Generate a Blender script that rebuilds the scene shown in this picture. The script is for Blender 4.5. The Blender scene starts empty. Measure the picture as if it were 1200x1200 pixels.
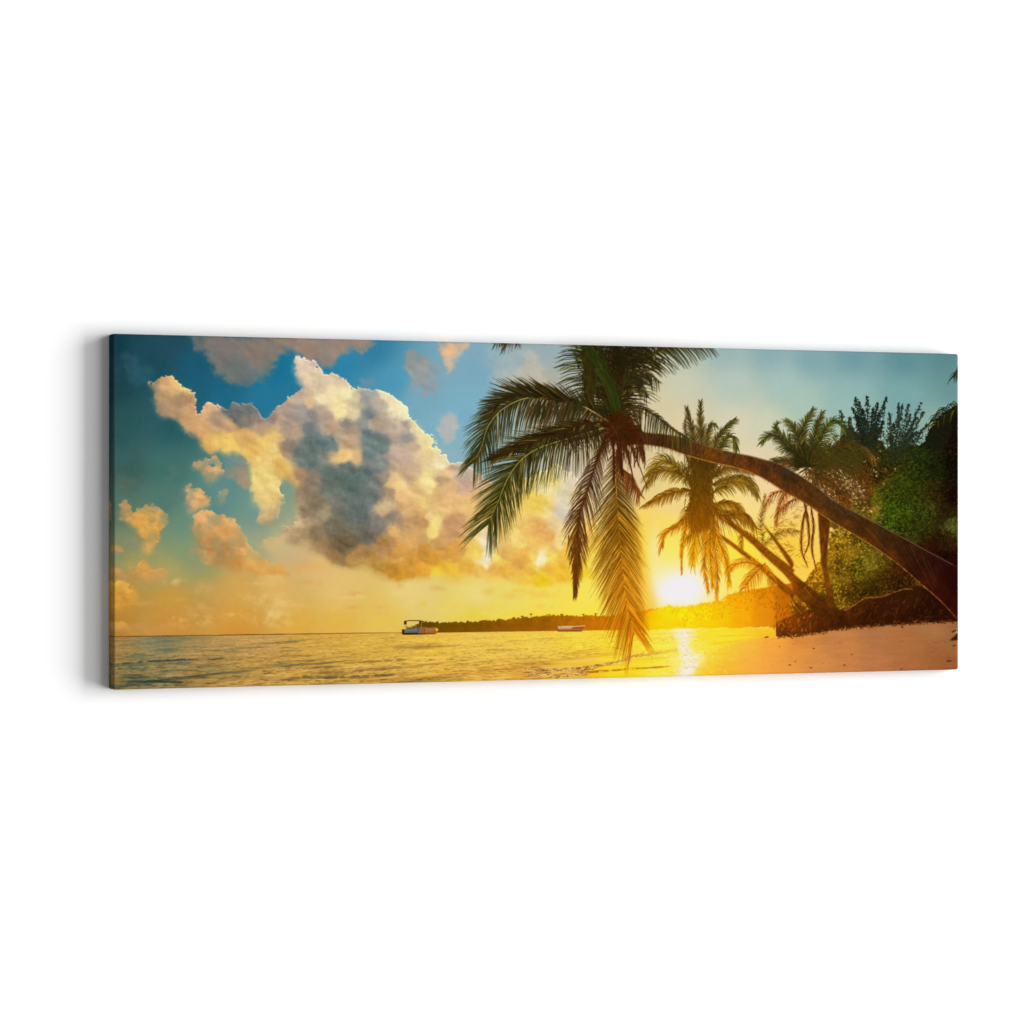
import numpy as np, math, random

# ------------------------------------------------------------------
# THE PRINTED PICTURE.  Traced coordinates are given in "artwork units"
# (about 1.4 mm of the print); ink colours are sRGB 0..255.
# The ink raster covers x 120..1132, y 384..816 at S samples per unit.
# ------------------------------------------------------------------
S = 2
X0, Y0, X1, Y1 = 120, 384, 1132, 816
NX, NY = (X1 - X0) * S, (Y1 - Y0) * S
rng = np.random.default_rng(11)
random.seed(5)
GX, GY = np.meshgrid((np.arange(NX) + .5) / S + X0, (np.arange(NY) + .5) / S + Y0)
GX = GX.astype(np.float32); GY = GY.astype(np.float32)

def sm(a, b, x):
    t = np.clip((x - a) / (b - a), 0., 1.)
    return t * t * (3 - 2 * t)

def vnoise(x, y, seed):
    """smooth value noise, -1..1, at float coordinates"""
    r = np.random.default_rng(seed).random((256, 256)).astype(np.float32) * 2 - 1
    xi = np.floor(x).astype(np.int32); yi = np.floor(y).astype(np.int32)
    fx = x - xi; fy = y - yi
    fx = fx * fx * (3 - 2 * fx); fy = fy * fy * (3 - 2 * fy)
    x0 = xi & 255; y0 = yi & 255; x1 = (xi + 1) & 255; y1 = (yi + 1) & 255
    a = r[y0, x0] * (1 - fx) + r[y0, x1] * fx
    b = r[y1, x0] * (1 - fx) + r[y1, x1] * fx
    return a * (1 - fy) + b * fy

def _rot(x, y, k):
    c, t = math.cos(.7 + 1.9 * k), math.sin(.7 + 1.9 * k)
    return (x * c - y * t) * 2 ** k + 13 * k, (x * t + y * c) * 2 ** k + 7 * k

def fbm(x, y, seed, octs=5, gain=.55, rot=True):
    s = 0; a = 1; n = 0
    for k in range(octs):
        u, v = _rot(x, y, k) if rot else (x * 2 ** k + 13 * k, y * 2 ** k + 7 * k)
        s = s + a * vnoise(u, v, seed + k); n += a; a *= gain
    return s / n

def billow(x, y, seed, octs=5, gain=.55):
    s = 0; a = 1; n = 0
    for k in range(octs):
        u, v = _rot(x, y, k)
        s = s + a * (np.abs(vnoise(u, v, seed + k)) * 2 - .8); n += a; a *= gain
    return s / n

def gauss(a, sig):
    """gaussian blur in samples through three box passes"""
    if sig < .4: return a
    r = max(1, int(round(sig * 1.0)))
    for _ in range(3):
        for ax in (0, 1):
            p = [(0, 0)] * a.ndim; p[ax] = (r + 1, r)
            c = np.cumsum(np.pad(a, p, mode='edge').astype(np.float64), axis=ax)
            n = a.shape[ax]
            hi = np.take(c, np.arange(n) + 2 * r + 1, axis=ax); lo = np.take(c, np.arange(n), axis=ax)
            a = ((hi - lo) / (2 * r + 1)).astype(np.float32)
    return a

FULL = (slice(0, NY), slice(0, NX))
def window(pts, pad=14):
    P = np.array([p[:2] for p in pts], float)
    ya = int(np.clip((P[:, 1].min() - pad - Y0) * S, 0, NY - 8)); yb = int(np.clip((P[:, 1].max() + pad - Y0) * S, ya + 8, NY))
    xa = int(np.clip((P[:, 0].min() - pad - X0) * S, 0, NX - 8)); xb = int(np.clip((P[:, 0].max() + pad - X0) * S, xa + 8, NX))
    return (slice(ya, yb), slice(xa, xb))

def bil(f, x, y, win=FULL):
    """sample raster f (covering win) at artwork coordinates"""
    u = np.clip((x - X0) * S - .5 - win[1].start, 0, f.shape[1] - 1.001); v = np.clip((y - Y0) * S - .5 - win[0].start, 0, f.shape[0] - 1.001)
    xi = u.astype(np.int32); yi = v.astype(np.int32); fx = u - xi; fy = v - yi
    if f.ndim == 3: fx = fx[..., None]; fy = fy[..., None]
    return (f[yi, xi] * (1 - fx) + f[yi, xi + 1] * fx) * (1 - fy) + (f[yi + 1, xi] * (1 - fx) + f[yi + 1, xi + 1] * fx) * fy

Q = 4
def field(cps, p=2.0, e=6.0, xs=1.0, wx=0, wy=0, win=FULL):
    """smooth colour field through control colours (x, y, r, g, b)"""
    sx = GX[win][::Q, ::Q]; sy = GY[win][::Q, ::Q]
    acc = np.zeros(sx.shape + (3,), np.float32); w = np.zeros(sx.shape, np.float32)
    for x, y, r, g, b in cps:
        k = (((sx - x) * xs) ** 2 + (sy - y) ** 2 + e * e) ** (-p); w += k
        acc += k[..., None] * np.array([r, g, b], np.float32)
    acc /= w[..., None]
    x = GX[win] + wx; y = GY[win] + wy
    u = np.clip(((x - X0) * S - .5 - win[1].start) / Q, 0, acc.shape[1] - 1.001); v = np.clip(((y - Y0) * S - .5 - win[0].start) / Q, 0, acc.shape[0] - 1.001)
    xi = u.astype(np.int32); yi = v.astype(np.int32); fx = (u - xi)[..., None]; fy = (v - yi)[..., None]
    return (acc[yi, xi] * (1 - fx) + acc[yi, xi + 1] * fx) * (1 - fy) + (acc[yi + 1, xi] * (1 - fx) + acc[yi + 1, xi + 1] * fx) * fy

def T(o, pts):
    """traced points of one 210-unit tile -> artwork units"""
    ox, oy = dict(A1=(120, 380), A2=(120, 590), B1=(320, 390), B2=(320, 590), C1=(520, 390), C2=(520, 590),
                  D1=(720, 390), D2=(720, 590), E1=(920, 390), E2=(920, 590))[o]
    return [(ox + p[0] * .175, oy + p[1] * .175) + tuple(p[2:]) for p in pts]

def poly(pts, win=FULL):
    gx = GX[win]; gy = GY[win]; ins = np.zeros(gx.shape, bool)
    P = np.array([p[:2] for p in pts], float)
    for (xa, ya), (xb, yb) in zip(P, np.roll(P, -1, 0)):
        lo, hi = min(ya, yb), max(ya, yb)
        r0 = int(np.clip((lo - Y0) * S - 1 - win[0].start, 0, gx.shape[0])); r1 = int(np.clip((hi - Y0) * S + 2 - win[0].start, 0, gx.shape[0]))
        if ya == yb or r1 <= r0: continue
        g = gy[r0:r1]; c = (ya > g) != (yb > g)
        ins[r0:r1] ^= c & (gx[r0:r1] < (xb - xa) * (g - ya) / (yb - ya) + xa)
    return ins.astype(np.float32)

def mix(img, col, a):
    if not isinstance(col, np.ndarray): col = np.array(col, np.float32)
    img += (col - img) * a[..., None]

def ell(x, y, rx, ry, p=1.0):
    return np.exp(-(((GX - x) / rx) ** 2 + ((GY - y) / ry) ** 2) ** p)

# ---- fields of warp noise
W1x = fbm(GX / 17, GY / 17, 100); W1y = fbm(GX / 17, GY / 17, 120)
W2x = fbm(GX / 6, GY / 6, 140, 4, .6); W2y = fbm(GX / 6, GY / 6, 160, 4, .6)
BIL = billow(GX / 22, GY / 20, 200, 6, .62)
FB = fbm(GX / 30, GY / 22, 230, 6, .6)

SKY = [(128,400,18,68,88),(135,450,30,80,92),(140,500,42,95,100),(150,550,58,102,102),(135,600,82,120,108),(190,590,80,126,118),(140,640,125,145,108),
 (160,662,168,162,100),(200,668,178,170,105),(140,700,200,148,58),(200,702,208,160,68),(130,735,186,134,55),(200,733,205,148,62),(180,420,30,84,102),(200,400,36,84,104),
 (230,430,26,98,128),(200,500,40,100,110),(200,550,64,120,115),(240,445,28,102,132),(262,462,28,112,145),(310,470,35,125,162),(320,430,22,120,160),(215,620,98,146,130),
 (215,642,128,156,120),(245,590,86,142,140),(262,578,92,146,145),(300,600,112,156,150),(300,640,155,172,140),(225,640,135,160,120),(280,690,216,172,88),(280,722,218,165,68),(280,740,212,150,56),
 (325,690,226,186,105),(400,690,231,201,122),(380,665,230,198,125),(335,650,200,192,145),(400,732,230,188,80),(350,735,226,178,72),(450,730,233,202,88),(480,692,235,215,135),(560,700,236,224,142),
 (600,708,236,226,135),(560,722,236,214,72),(640,710,241,229,120),(690,705,245,236,112),(690,715,248,228,60),(600,720,240,220,60),(640,725,246,222,30),
 (400,412,44,140,182),(435,408,50,130,168),(380,420,30,130,172),(460,450,72,156,192),(490,465,120,178,200),(510,510,124,180,206),(520,530,142,186,200),(540,430,125,175,196),(560,440,120,175,202),(550,470,122,184,206),
 (540,490,118,180,208),(560,510,130,184,200),(620,430,165,180,180),(610,410,150,175,182),(640,450,176,180,165),(640,410,150,180,192),(600,450,150,182,190),(600,520,160,190,196),(640,510,196,192,168),
 (680,560,214,205,182),(700,520,212,195,162),(740,560,225,205,160),(770,470,215,210,172),(760,440,205,205,176),(800,412,172,196,186),(850,412,152,186,190),(900,412,136,176,186),(800,450,202,210,186),
 (860,450,182,205,196),(920,450,164,200,196),(800,500,226,212,172),(860,500,216,216,190),(900,500,206,215,190),(880,540,229,216,182),(950,420,124,170,180),(1000,420,108,158,170),(1060,420,90,145,156),
 (1110,420,88,138,146),(1120,450,100,150,152),(1000,460,142,186,186),(1060,460,118,170,172),(1100,500,142,182,170),(940,470,168,202,190),(990,475,150,192,186),(900,570,240,216,165),(880,600,245,226,150),
 (850,600,250,226,130),(790,590,238,218,150),(790,620,246,226,105),(780,640,250,234,95),(870,640,250,230,60),(890,630,250,225,80),(930,580,240,210,150),(940,620,245,215,110),(930,640,248,205,60),(760,620,246,215,90),(960,560,225,210,165)]
img = field(SKY, 1.6, 15) * np.array([.98, .965, .96], np.float32) + np.array([4, 0, -2], np.float32)

WFx = fbm(GX / 9, GY / 8, 700, 4, .6); WFy = fbm(GX / 9, GY / 8, 720, 4, .6)
PUF = billow(GX / 15, GY / 13, 740, 5, .58)
REL = PUF - np.roll(np.roll(PUF, 3, 0), -3, 1)                 # puffy relief, lit from above left
B3 = billow(GX / 26, GY / 22, 780, 3, .45)
REL2 = (B3 - np.roll(np.roll(B3, 9, 0), -7, 1)) + .5 * (BIL - np.roll(np.roll(BIL, 5, 0), -4, 1))
PB = billow(GX / 11, GY / 10, 800, 4, .6)
def cloud(pts, cps, soft=1.5, warp=4.0, cw=5.0, tex=9.0, op=1.0, p=1.9, e=4.0, holes=(), rim=0):
    win = window(pts, 20); gx = GX[win]; gy = GY[win]; w1x = W1x[win]; w1y = W1y[win]; w2x = WFx[win]; w2y = WFy[win]
    m0 = poly(pts, win)
    for h in holes: m0 = m0 * (1 - gauss(poly(h, win), 1.2 * S))
    x = gx + warp * w1x * 1.3 + warp * w2x; y = gy + warp * w1y * 1.3 + warp * w2y
    ma = bil(gauss(m0, soft * S * .7), x, y, win); mb = bil(gauss(m0, (soft * 2.2 + 1.5) * S * .7), x, y, win)
    k = .28 * min(1.6, soft)
    if soft < 2.2:
        md = bil(gauss(m0, 2.6 * S), x, y, win); ma = sm(.5 - .11, .5 + .11, md - (.55 * PB[win] * (1.2 if rim else .8) + .06) * np.clip(5 * md * (1 - md), 0, 1))
    else: ma = sm(.5 - k, .5 + k, ma + .20 * w2x); mb = sm(.22, .88, mb + .50 * w2x + .12 * PB[win])
    g = gauss(m0, 3.0 * S); gyy, gxx = np.gradient(g); top = (gyy - .35 * gxx) / (np.hypot(gxx, gyy) + 2e-4)
    sel = np.clip(sm(.25, -.7, top) * 1.0 + .5 * w1y + .25 * w2y, 0, 1)      # crisp tops, smoky undersides
    m = ma * (1 - sel) + mb * sel
    if soft > 2.2: m = sm(.08, .95, bil(gauss(m0, soft * 1.5 * S * .7), x, y, win) + .10 * w2x)
    c = field(cps, p, e, 1.0, cw * (w1x * 1.3 + w2x * 1.5), cw * (w1y * 1.3 + w2y * 1.5), win)
    if rim:
        l_ = c.mean(-1, keepdims=True); cool = np.clip((c[..., 2:3] - c[..., 0:1] + 4) / 40, 0, 1)
        c = c + (l_ - c) * .13 + (l_ - 160) * .14 + cool * np.array([12, 4, -9], np.float32)
    c = c + (tex * (BIL[win] * .6 + .22 * w2y + .8 * REL[win] + 1.9 * REL2[win]))[..., None] * np.array([1, .97, .8], np.float32)
    if rim:
        sh = np.roll(np.roll(ma, int(1.6 * S), 0), -int(1.2 * S), 1); r = np.clip(ma - sh, 0, 1)
        c = c + (rim * r)[..., None] * np.array([1, .98, .82], np.float32)
    if not rim and soft < 2.2: m = m * (.62 + .38 * sm(-.45, .35, w1x - .7 * w1y + .6 * w2y))     # thin places let the sky through
    mix(img[win], c, np.clip(m, 0, 1) * op)

# far soft clouds -------------------------------------------------
cloud(T('A1', [(540,60),(600,140),(700,190),(715,300),(800,370),(900,405),(1000,412),(1080,365),(1110,300),(1170,250),(1200,200)]) +
      T('B1', [(0,210),(40,130),(150,140),(250,170),(330,205),(420,200),(450,140),(560,130),(660,90),(700,20)]),
      T('A1', [(620,120,105,112,108),(800,150,132,120,112),(900,300,115,118,112),(1000,380,108,120,122),(1000,180,142,122,106),(1150,150,128,120,112)]) +
      T('B1', [(40,60,150,125,105),(250,80,160,132,115),(350,160,150,135,122),(600,70,170,140,118),(450,90,160,135,118)]), 4.5, 7, 6, 5, .95)
cloud(T('A1', [(120,230),(200,190),(260,250),(340,280),(380,340),(300,400),(200,410),(150,300)]), T('A1', [(200,230,50,92,104),(300,330,44,98,112)]), 5, 7, 5, 3, .8)
cloud(T('A1', [(80,1020),(180,1000),(260,1040),(240,1100),(140,1110),(70,1080)]), T('A1', [(160,1050,100,112,92)]), 5, 7, 5, 3, .5)
cloud(T('A1', [(420,990),(520,960),(580,1010),(520,1050),(420,1040)]), T('A1', [(160,1050,98,125,112)]), 5, 7, 5, 3, .4)
cloud(T('B1', [(900,120),(960,100),(1040,180),(1110,240),(1115,380),(1050,425),(960,390),(930,300),(880,200)]),
      T('B1', [(950,150,150,150,145),(1000,250,165,160,152),(1050,330,150,158,162),(1060,200,135,160,175)]), 4, 8, 6, 5, .85)
cloud(T('B1', [(600,300),(640,270),(700,310),(700,360),(620,370),(590,340)]), T('B1', [(640,320,112,145,165)]), 4, 6, 4, 3, .8)
cloud(T('B1', [(1100,640),(1150,570),(1220,540),(1260,640),(1200,720),(1120,700)]), T('B1', [(1150,640,165,175,180),(1220,600,190,180,172)]), 5, 7, 4, 3, .8)
cloud(T('C1', [(-60,60),(190,60),(180,110),(80,170),(70,250),(40,285),(10,240),(0,180),(-30,120)]),
      T('C1', [(30,120,240,188,140),(30,230,215,185,155),(130,90,215,180,150),(-30,100,180,165,150),(100,150,190,180,165)]), 2.5, 6, 4, 5, .95)
cloud(T('C1', [(250,90),(420,80),(560,110),(680,250),(740,380),(640,420),(480,380),(360,300),(290,200)]),
      T('C1', [(400,180,160,180,184),(580,300,196,188,170),(500,340,188,186,172),(640,360,205,190,165),(350,120,145,178,186)]), 5, 8, 5, 4, .85)
cloud(T('C1', [(-20,560),(70,520),(120,600),(90,700),(0,740),(-40,640)]), T('C1', [(30,620,190,186,178)]), 5, 6, 4, 3, .7)

# the great cumulus -----------------------------------------------
MAIN = (T('A1', [(345,500),(350,440),(310,400),(330,380),(370,400),(392,345),(440,362),(490,350),(545,420),(600,460),(612,510),(645,570),(640,615),(660,590),(690,515),(760,535),(800,562),(880,520),(920,545),(980,518),(1040,570),(1072,622),(1110,632)]) +
        T('B1', [(0,550),(50,490),(100,455),(130,400),(175,372),(215,400),(155,310),(145,220),(165,150),(200,170),(280,185),(330,260),(400,260),(500,290),(535,375),(600,365),(690,378),(770,392),(830,460),(900,490),(905,580),(950,610),(1000,680),(1070,690),(1092,750),(1170,840),(1185,890)]) +
        T('C1', [(0,820),(30,872),(110,870),(200,930),(300,1000),(600,960),(760,880),(900,960),(1000,1100)]) +
        T('C2', [(1080,300),(1060,480),(1000,500),(750,532),(640,547),(560,530),(400,510),(200,480),(0,480)]) +
        T('B2', [(1100,490),(1000,500),(850,515),(740,500),(640,440),(560,440),(400,412),(340,352),(200,300),(100,272),(50,190),(40,150),(110,160),(160,120),(100,60),(60,-10),(20,110),(-20,140)]) +
        T('A2', [(1100,160),(1035,120),(1060,60),(1030,0)]) +
        T('A1', [(1010,1200),(1000,1080),(990,990),(950,920),(900,870),(850,872),(770,842),(740,860),(680,832),(640,772),(550,700),(500,632),(420,625),(380,590)]))
MC = (T('A1', [(500,380,245,190,110),(430,400,228,172,110),(330,390,165,140,105),(540,420,248,200,115),(400,480,195,152,105),(420,560,180,148,112),(540,490,178,140,100),(480,580,190,150,108),(590,580,212,160,108),(700,560,232,178,125),(760,545,225,180,135),
          (620,660,222,168,108),(640,740,225,165,100),(700,800,235,178,90),(840,560,120,118,116),(900,600,110,118,120),(1000,560,118,122,122),(960,650,140,130,118),(780,620,180,148,118),(850,690,200,155,110),(1060,680,195,158,125),
          (1050,640,150,135,125),(800,780,245,198,100),(860,790,250,205,92),(950,760,228,175,95),(1000,850,238,188,90),(1100,800,245,200,100),(1080,920,242,205,112),(1100,1000,240,212,115),(1100,1120,238,205,118),(1150,620,160,140,128),(1150,760,232,190,110),(1180,880,235,195,100)]) +
      T('B1', [(175,190,236,205,172),(240,210,222,192,165),(240,280,226,202,160),(200,300,228,196,160),(320,330,215,190,155),(400,400,236,216,160),(500,320,225,190,155),(500,400,241,226,166),(330,440,236,212,160),(450,530,246,226,152),(430,480,240,218,155),(130,430,195,165,140),(240,470,225,190,140),(620,430,155,158,150),(700,470,185,172,150),
          (650,400,170,168,158),(820,500,240,224,170),(880,520,246,233,176),(760,420,236,212,165),(560,430,216,196,152),(540,540,222,200,150),(640,560,128,142,145),(600,600,150,150,142),(690,600,185,165,140),(300,500,185,165,145),(200,510,160,152,145),(350,590,188,160,138),(250,550,160,148,140),(390,630,200,165,130),(100,560,170,150,138),(100,620,178,152,132),(50,580,196,165,130),
          (150,680,190,158,128),(0,700,240,198,108),(40,860,232,180,85),(10,800,242,208,120),(10,1000,240,212,120),(90,950,236,190,95),(130,980,225,175,100),(250,650,108,128,135),(300,720,96,125,136),(380,720,96,126,138),(200,780,104,124,130),(240,860,98,120,125),(110,760,150,135,118),(80,800,170,138,108),(650,680,98,128,140),(700,740,104,130,140),(640,800,98,128,140),(500,610,150,140,128),(450,680,192,166,132),(520,720,196,160,126),(560,650,175,155,130),
          (500,830,247,202,126),(470,810,240,190,118),(560,820,226,184,118),(500,905,110,125,122),(500,950,90,118,125),(520,1010,88,116,122),(400,960,98,118,118),(380,1040,112,122,115),(250,1000,148,130,108),(180,960,180,145,105),(200,1080,160,135,105),(300,1150,140,125,95),(600,950,95,122,130),(550,1150,102,120,122),(640,1100,106,120,118),(700,900,125,135,138),(690,1000,130,132,125),(740,960,165,145,125),(720,1080,140,130,118),(820,650,196,172,148),(780,610,190,168,142),
          (900,700,160,153,146),(870,640,178,162,146),(850,820,200,170,146),(940,780,205,175,140),(1000,820,226,196,140),(950,640,236,216,150),(1010,710,244,222,150),(1070,730,248,230,152),(1040,800,232,200,140),(1130,880,242,224,162),(1050,1000,242,216,134),(1150,980,205,165,115),(1110,1080,225,180,110),(850,1010,246,206,130),(800,980,232,190,125),(900,960,205,170,130),(780,1080,185,150,115),(860,1100,236,186,118),(950,1060,235,192,120),(1010,1150,236,196,110),(1180,900,215,175,130)]) +
      T('B2', [(80,210,172,138,95),(120,250,160,130,88),(200,220,165,138,95),(160,190,180,150,105),(160,140,210,180,128),(120,90,215,178,130),(230,60,150,130,100),(210,130,190,160,115),(330,60,172,152,115),(300,200,148,124,90),(400,150,130,118,95),(320,280,165,130,85),(450,50,125,122,108),(550,50,102,120,122),(600,100,108,118,116),(580,170,122,118,105),(450,280,130,110,75),(400,360,165,128,75),(520,260,135,115,80),(650,200,124,116,102),(700,130,135,128,118),
          (600,330,178,132,72),(560,400,195,148,75),(750,280,190,140,80),(800,100,150,135,116),(850,110,185,150,110),(750,30,215,180,130),(820,190,225,170,95),(950,130,205,155,96),(900,50,228,178,112),(990,60,225,172,100),(1010,130,205,150,90),(1050,80,242,205,125),(1090,130,244,218,120),(1060,200,246,218,110),(1000,220,215,165,95),(850,330,226,162,70),(930,260,228,170,90),(1000,330,218,150,55),(800,450,206,140,42),(900,410,222,152,48),(1000,450,236,162,38),(1100,270,215,160,85),(1150,230,218,165,95),(1150,330,225,158,65),(1150,420,243,185,48),(1080,380,235,165,50),(1120,460,245,205,40),(700,430,208,155,65),(660,400,195,145,65),(850,490,225,155,35)]) +
      T('C2', [(0,20,236,188,112),(60,140,208,152,100),(50,200,208,152,95),(110,300,232,165,72),(60,330,235,165,62),(50,430,245,195,50),(150,430,240,180,58),(180,330,246,200,80),(215,330,250,215,85),(290,330,242,224,190),(290,280,235,215,180),(270,390,246,226,180),(350,350,246,215,90),(350,440,236,172,72),(400,330,230,176,80),(450,300,240,190,85),(500,400,238,172,68),(540,330,240,180,70),(560,380,240,182,65),(640,180,238,176,88),(560,220,242,190,90),(620,280,244,190,85),(720,220,236,174,82),(640,370,246,228,182),(660,385,244,224,170),
          (600,370,248,210,80),(700,370,248,215,80),(560,470,242,180,55),(650,520,245,205,15),(580,515,243,195,30),(780,240,246,222,130),(780,200,240,205,125),(760,170,228,195,130),(900,400,250,200,40),(820,330,246,190,60),(940,470,248,210,30),(470,230,245,212,110),(430,250,236,190,95),(520,260,245,208,100),(750,450,246,190,38),(700,440,240,180,50),(250,450,240,185,75),(400,450,242,185,60),(900,250,246,195,70),(1000,400,250,215,70)]) +
      T('C1', [(20,880,240,214,170),(30,940,236,190,132),(110,900,205,185,158),(130,950,195,172,150),(120,1030,212,172,138),(60,1050,232,182,118),(80,1120,236,182,110),(160,1150,238,190,110),(720,990,242,218,120),(780,960,230,215,165),(800,1100,222,210,165),(640,1150,244,205,75),(700,1180,240,210,120),(850,1000,215,198,165),(780,1190,215,202,175),(880,1100,232,200,140),(700,1050,235,215,140)]))
HOLES = [T('B1', [(50,1000),(80,980),(130,1010),(165,1050),(150,1110),(160,1200),(150,1260),(80,1260),(75,1150),(85,1080),(55,1040)])]
cloud(MAIN, MC, .8, 2.8, 2.7, 10, 1.0, 2.5, 2.0, HOLES, rim=32)

# broken pieces under and left of it --------------------------------
cloud(T('A1', [(605,965),(625,930),(680,945),(675,895),(730,885),(770,870),(800,950),(840,985),(800,1010),(750,1040),(725,1072),(700,1015),(640,985)]),
      T('A1', [(640,950,215,165,108),(700,910,190,160,118),(700,980,205,160,108),(760,980,228,175,115),(740,1030,222,168,108),(800,1000,205,165,118)]), 1.2, 4, 3, 9, 1,
      holes=[T('A1', [(700,925),(750,915),(755,945),(710,955)])])
cloud(T('A1', [(790,880),(860,870),(930,900),(980,960),(1000,1100),(960,1120),(900,1060),(850,1000),(820,930)]),
      T('A1', [(860,900,120,140,138),(930,1000,175,145,115),(960,1080,195,150,108),(940,920,130,140,135)]), 3, 6, 4, 6, .75)
cloud(T('A1', [(550,1180),(570,1060),(600,1090),(640,1085),(690,1130),(735,1150),(720,1195),(680,1230),(640,1230)]) + T('A2', [(640,50),(590,70),(555,40),(560,10)]),
      T('A1', [(575,1090,215,170,125),(620,1120,232,182,112),(690,1170,226,170,105),(600,1180,225,175,120),(570,1200,190,160,120)]), 1.2, 4, 3, 9)
cloud(T('A1', [(780,1110),(800,1095),(825,1130),(815,1190),(790,1190),(775,1150)]), T('A1', [(800,1140,205,162,112)]), 1.4, 4, 3, 8, .9)
cloud(T('A2', [(610,180),(625,70),(660,40),(710,35),(770,60),(800,70),(840,115),(880,80),(905,125),(945,180),(955,260),(1000,300),(1040,350),(1100,390),(1200,445),(1270,460),(1260,490),(1100,492),(1000,482),(850,450),(760,400),(660,365),(565,332),(575,312),(640,300),(612,250)]),
      T('A2', [(650,90,226,172,108),(720,60,234,184,118),(800,120,228,170,100),(880,120,236,180,110),(700,170,222,165,98),(860,230,218,160,92),(650,230,200,148,88),(640,270,185,140,85),(740,250,205,145,78),(720,310,178,128,75),(820,310,185,132,72),(780,340,175,125,70),(700,290,210,155,92),(900,280,205,150,85),(930,330,205,150,85),(980,300,240,190,110),(900,400,198,140,68),(1000,400,232,172,85),(1000,450,205,142,65),(1150,460,212,150,62),(600,320,170,145,100),(700,365,196,158,95),(1100,430,225,165,80)]), 1.2, 3.5, 3, 8)
cloud(T('A2', [(1180,240),(1100,220),(1060,225),(1040,280),(1100,290),(1200,285),(1260,200),(1300,200),(1260,150)]), T('A2', [(1080,250,232,185,110),(1180,260,220,180,120),(1240,210,205,170,125)]), 2, 4, 3, 6, .8)
cloud(T('A2', [(1150,430),(1200,410),(1240,440),(1200,490),(1160,480)]), T('A2', [(1180,450,232,165,75)]), 2, 4, 3, 6, .8)
cloud(T('A2', [(100,40),(130,-30),(160,-20),(190,25),(210,45),(250,25),(330,15),(400,20),(440,90),(410,160),(390,230),(345,320),(300,345),(265,320),(250,230),(235,170),(190,140),(110,85)]),
      T('A2', [(150,20,205,155,95),(130,60,215,160,90),(220,110,225,165,85),(260,50,228,168,85),(320,80,226,170,85),(400,60,215,165,95),(410,120,195,155,95),(330,150,232,175,78),(300,210,222,165,82),(350,240,200,155,85),(310,310,222,168,90),(350,290,205,160,90),(260,160,228,165,75)]), 1.1, 3.5, 3, 9)
cloud(T('A2', [(120,230),(240,190),(270,260),(250,330),(180,340),(120,300)]), T('A2', [(200,260,140,142,105)]), 5, 7, 5, 3, .6)
cloud(T('A2', [(70,300),(100,285),(130,310),(110,345),(70,340)]), T('A2', [(90,315,205,155,85)]), 2.2, 5, 3, 5, .85)
cloud(T('A2', [(30,400),(70,410),(130,440),(150,460),(240,450),(250,405),(290,385),(330,440),(390,430),(460,445),(420,475),(360,485),(340,512),(200,515),(70,500),(20,500)]),
      T('A2', [(80,430,215,155,85),(150,480,195,145,85),(280,420,226,165,80),(300,480,205,150,80),(420,450,220,162,85),(80,490,185,140,80),(250,500,190,145,82)]), 1.6, 4, 3, 8, .95)
cloud(T('A2', [(20,520),(70,530),(100,515),(160,520),(185,570),(250,600),(255,630),(200,680),(140,690),(80,720),(20,720)]),
      T('A2', [(100,550,238,178,75),(150,540,230,168,78),(100,620,215,155,62),(180,600,225,165,70),(150,660,208,150,58),(60,600,215,155,62),(80,700,220,160,62)]), 1.4, 4, 3, 9, .95)
cloud(T('A2', [(20,840),(80,800),(100,785),(140,800),(300,795),(540,790),(620,820),(500,850),(300,870),(20,880)]), T('A2', [(120,800,228,168,80),(200,840,200,145,78),(400,820,205,150,80),(500,810,212,158,75),(60,870,195,142,80)]), 2.2, 5, 3, 5, .7)
cloud(T('A2', [(600,540),(680,510),(760,540),(740,580),(640,580)]), T('A2', [(680,550,215,170,95)]), 4, 6, 3, 4, .6)
cloud(T('A2', [(650,670),(720,662),(760,670),(880,690),(860,700),(760,690),(700,695)]), T('A2', [(720,680,190,145,75)]), 1.6, 3, 2, 5, .55)
for o, x, y, rx, ry in (('B2', 120, 700, 45, 12), ('B2', 540, 700, 50, 12), ('B2', 720, 695, 45, 14), ('B2', 550, 605, 50, 18), ('B2', 850, 550, 25, 22), ('B2', 1100, 570, 45, 16), ('C2', 300, 590, 40, 20), ('C2', 440, 615, 50, 22), ('C2', 490, 580, 35, 10), ('C2', 60, 500, 80, 35), ('B2', 240, 430, 120, 40), ('A2', 960, 760, 60, 30), ('A2', 530, 645, 30, 14)):
    (cx, cy), = T(o, [(x, y)])
    w = np.exp(-((GX + 3 * W2x - cx) / (rx * .175)) ** 2 - ((GY + 2.4 * W1y - cy) / (ry * .175)) ** 2)
    mix(img, (232, 186, 70) if o == 'C2' else (222, 165, 82), np.clip(w, 0, 1) * .5)
img += (2.2 * W2x + 2.0 * FB)[..., None]

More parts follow.
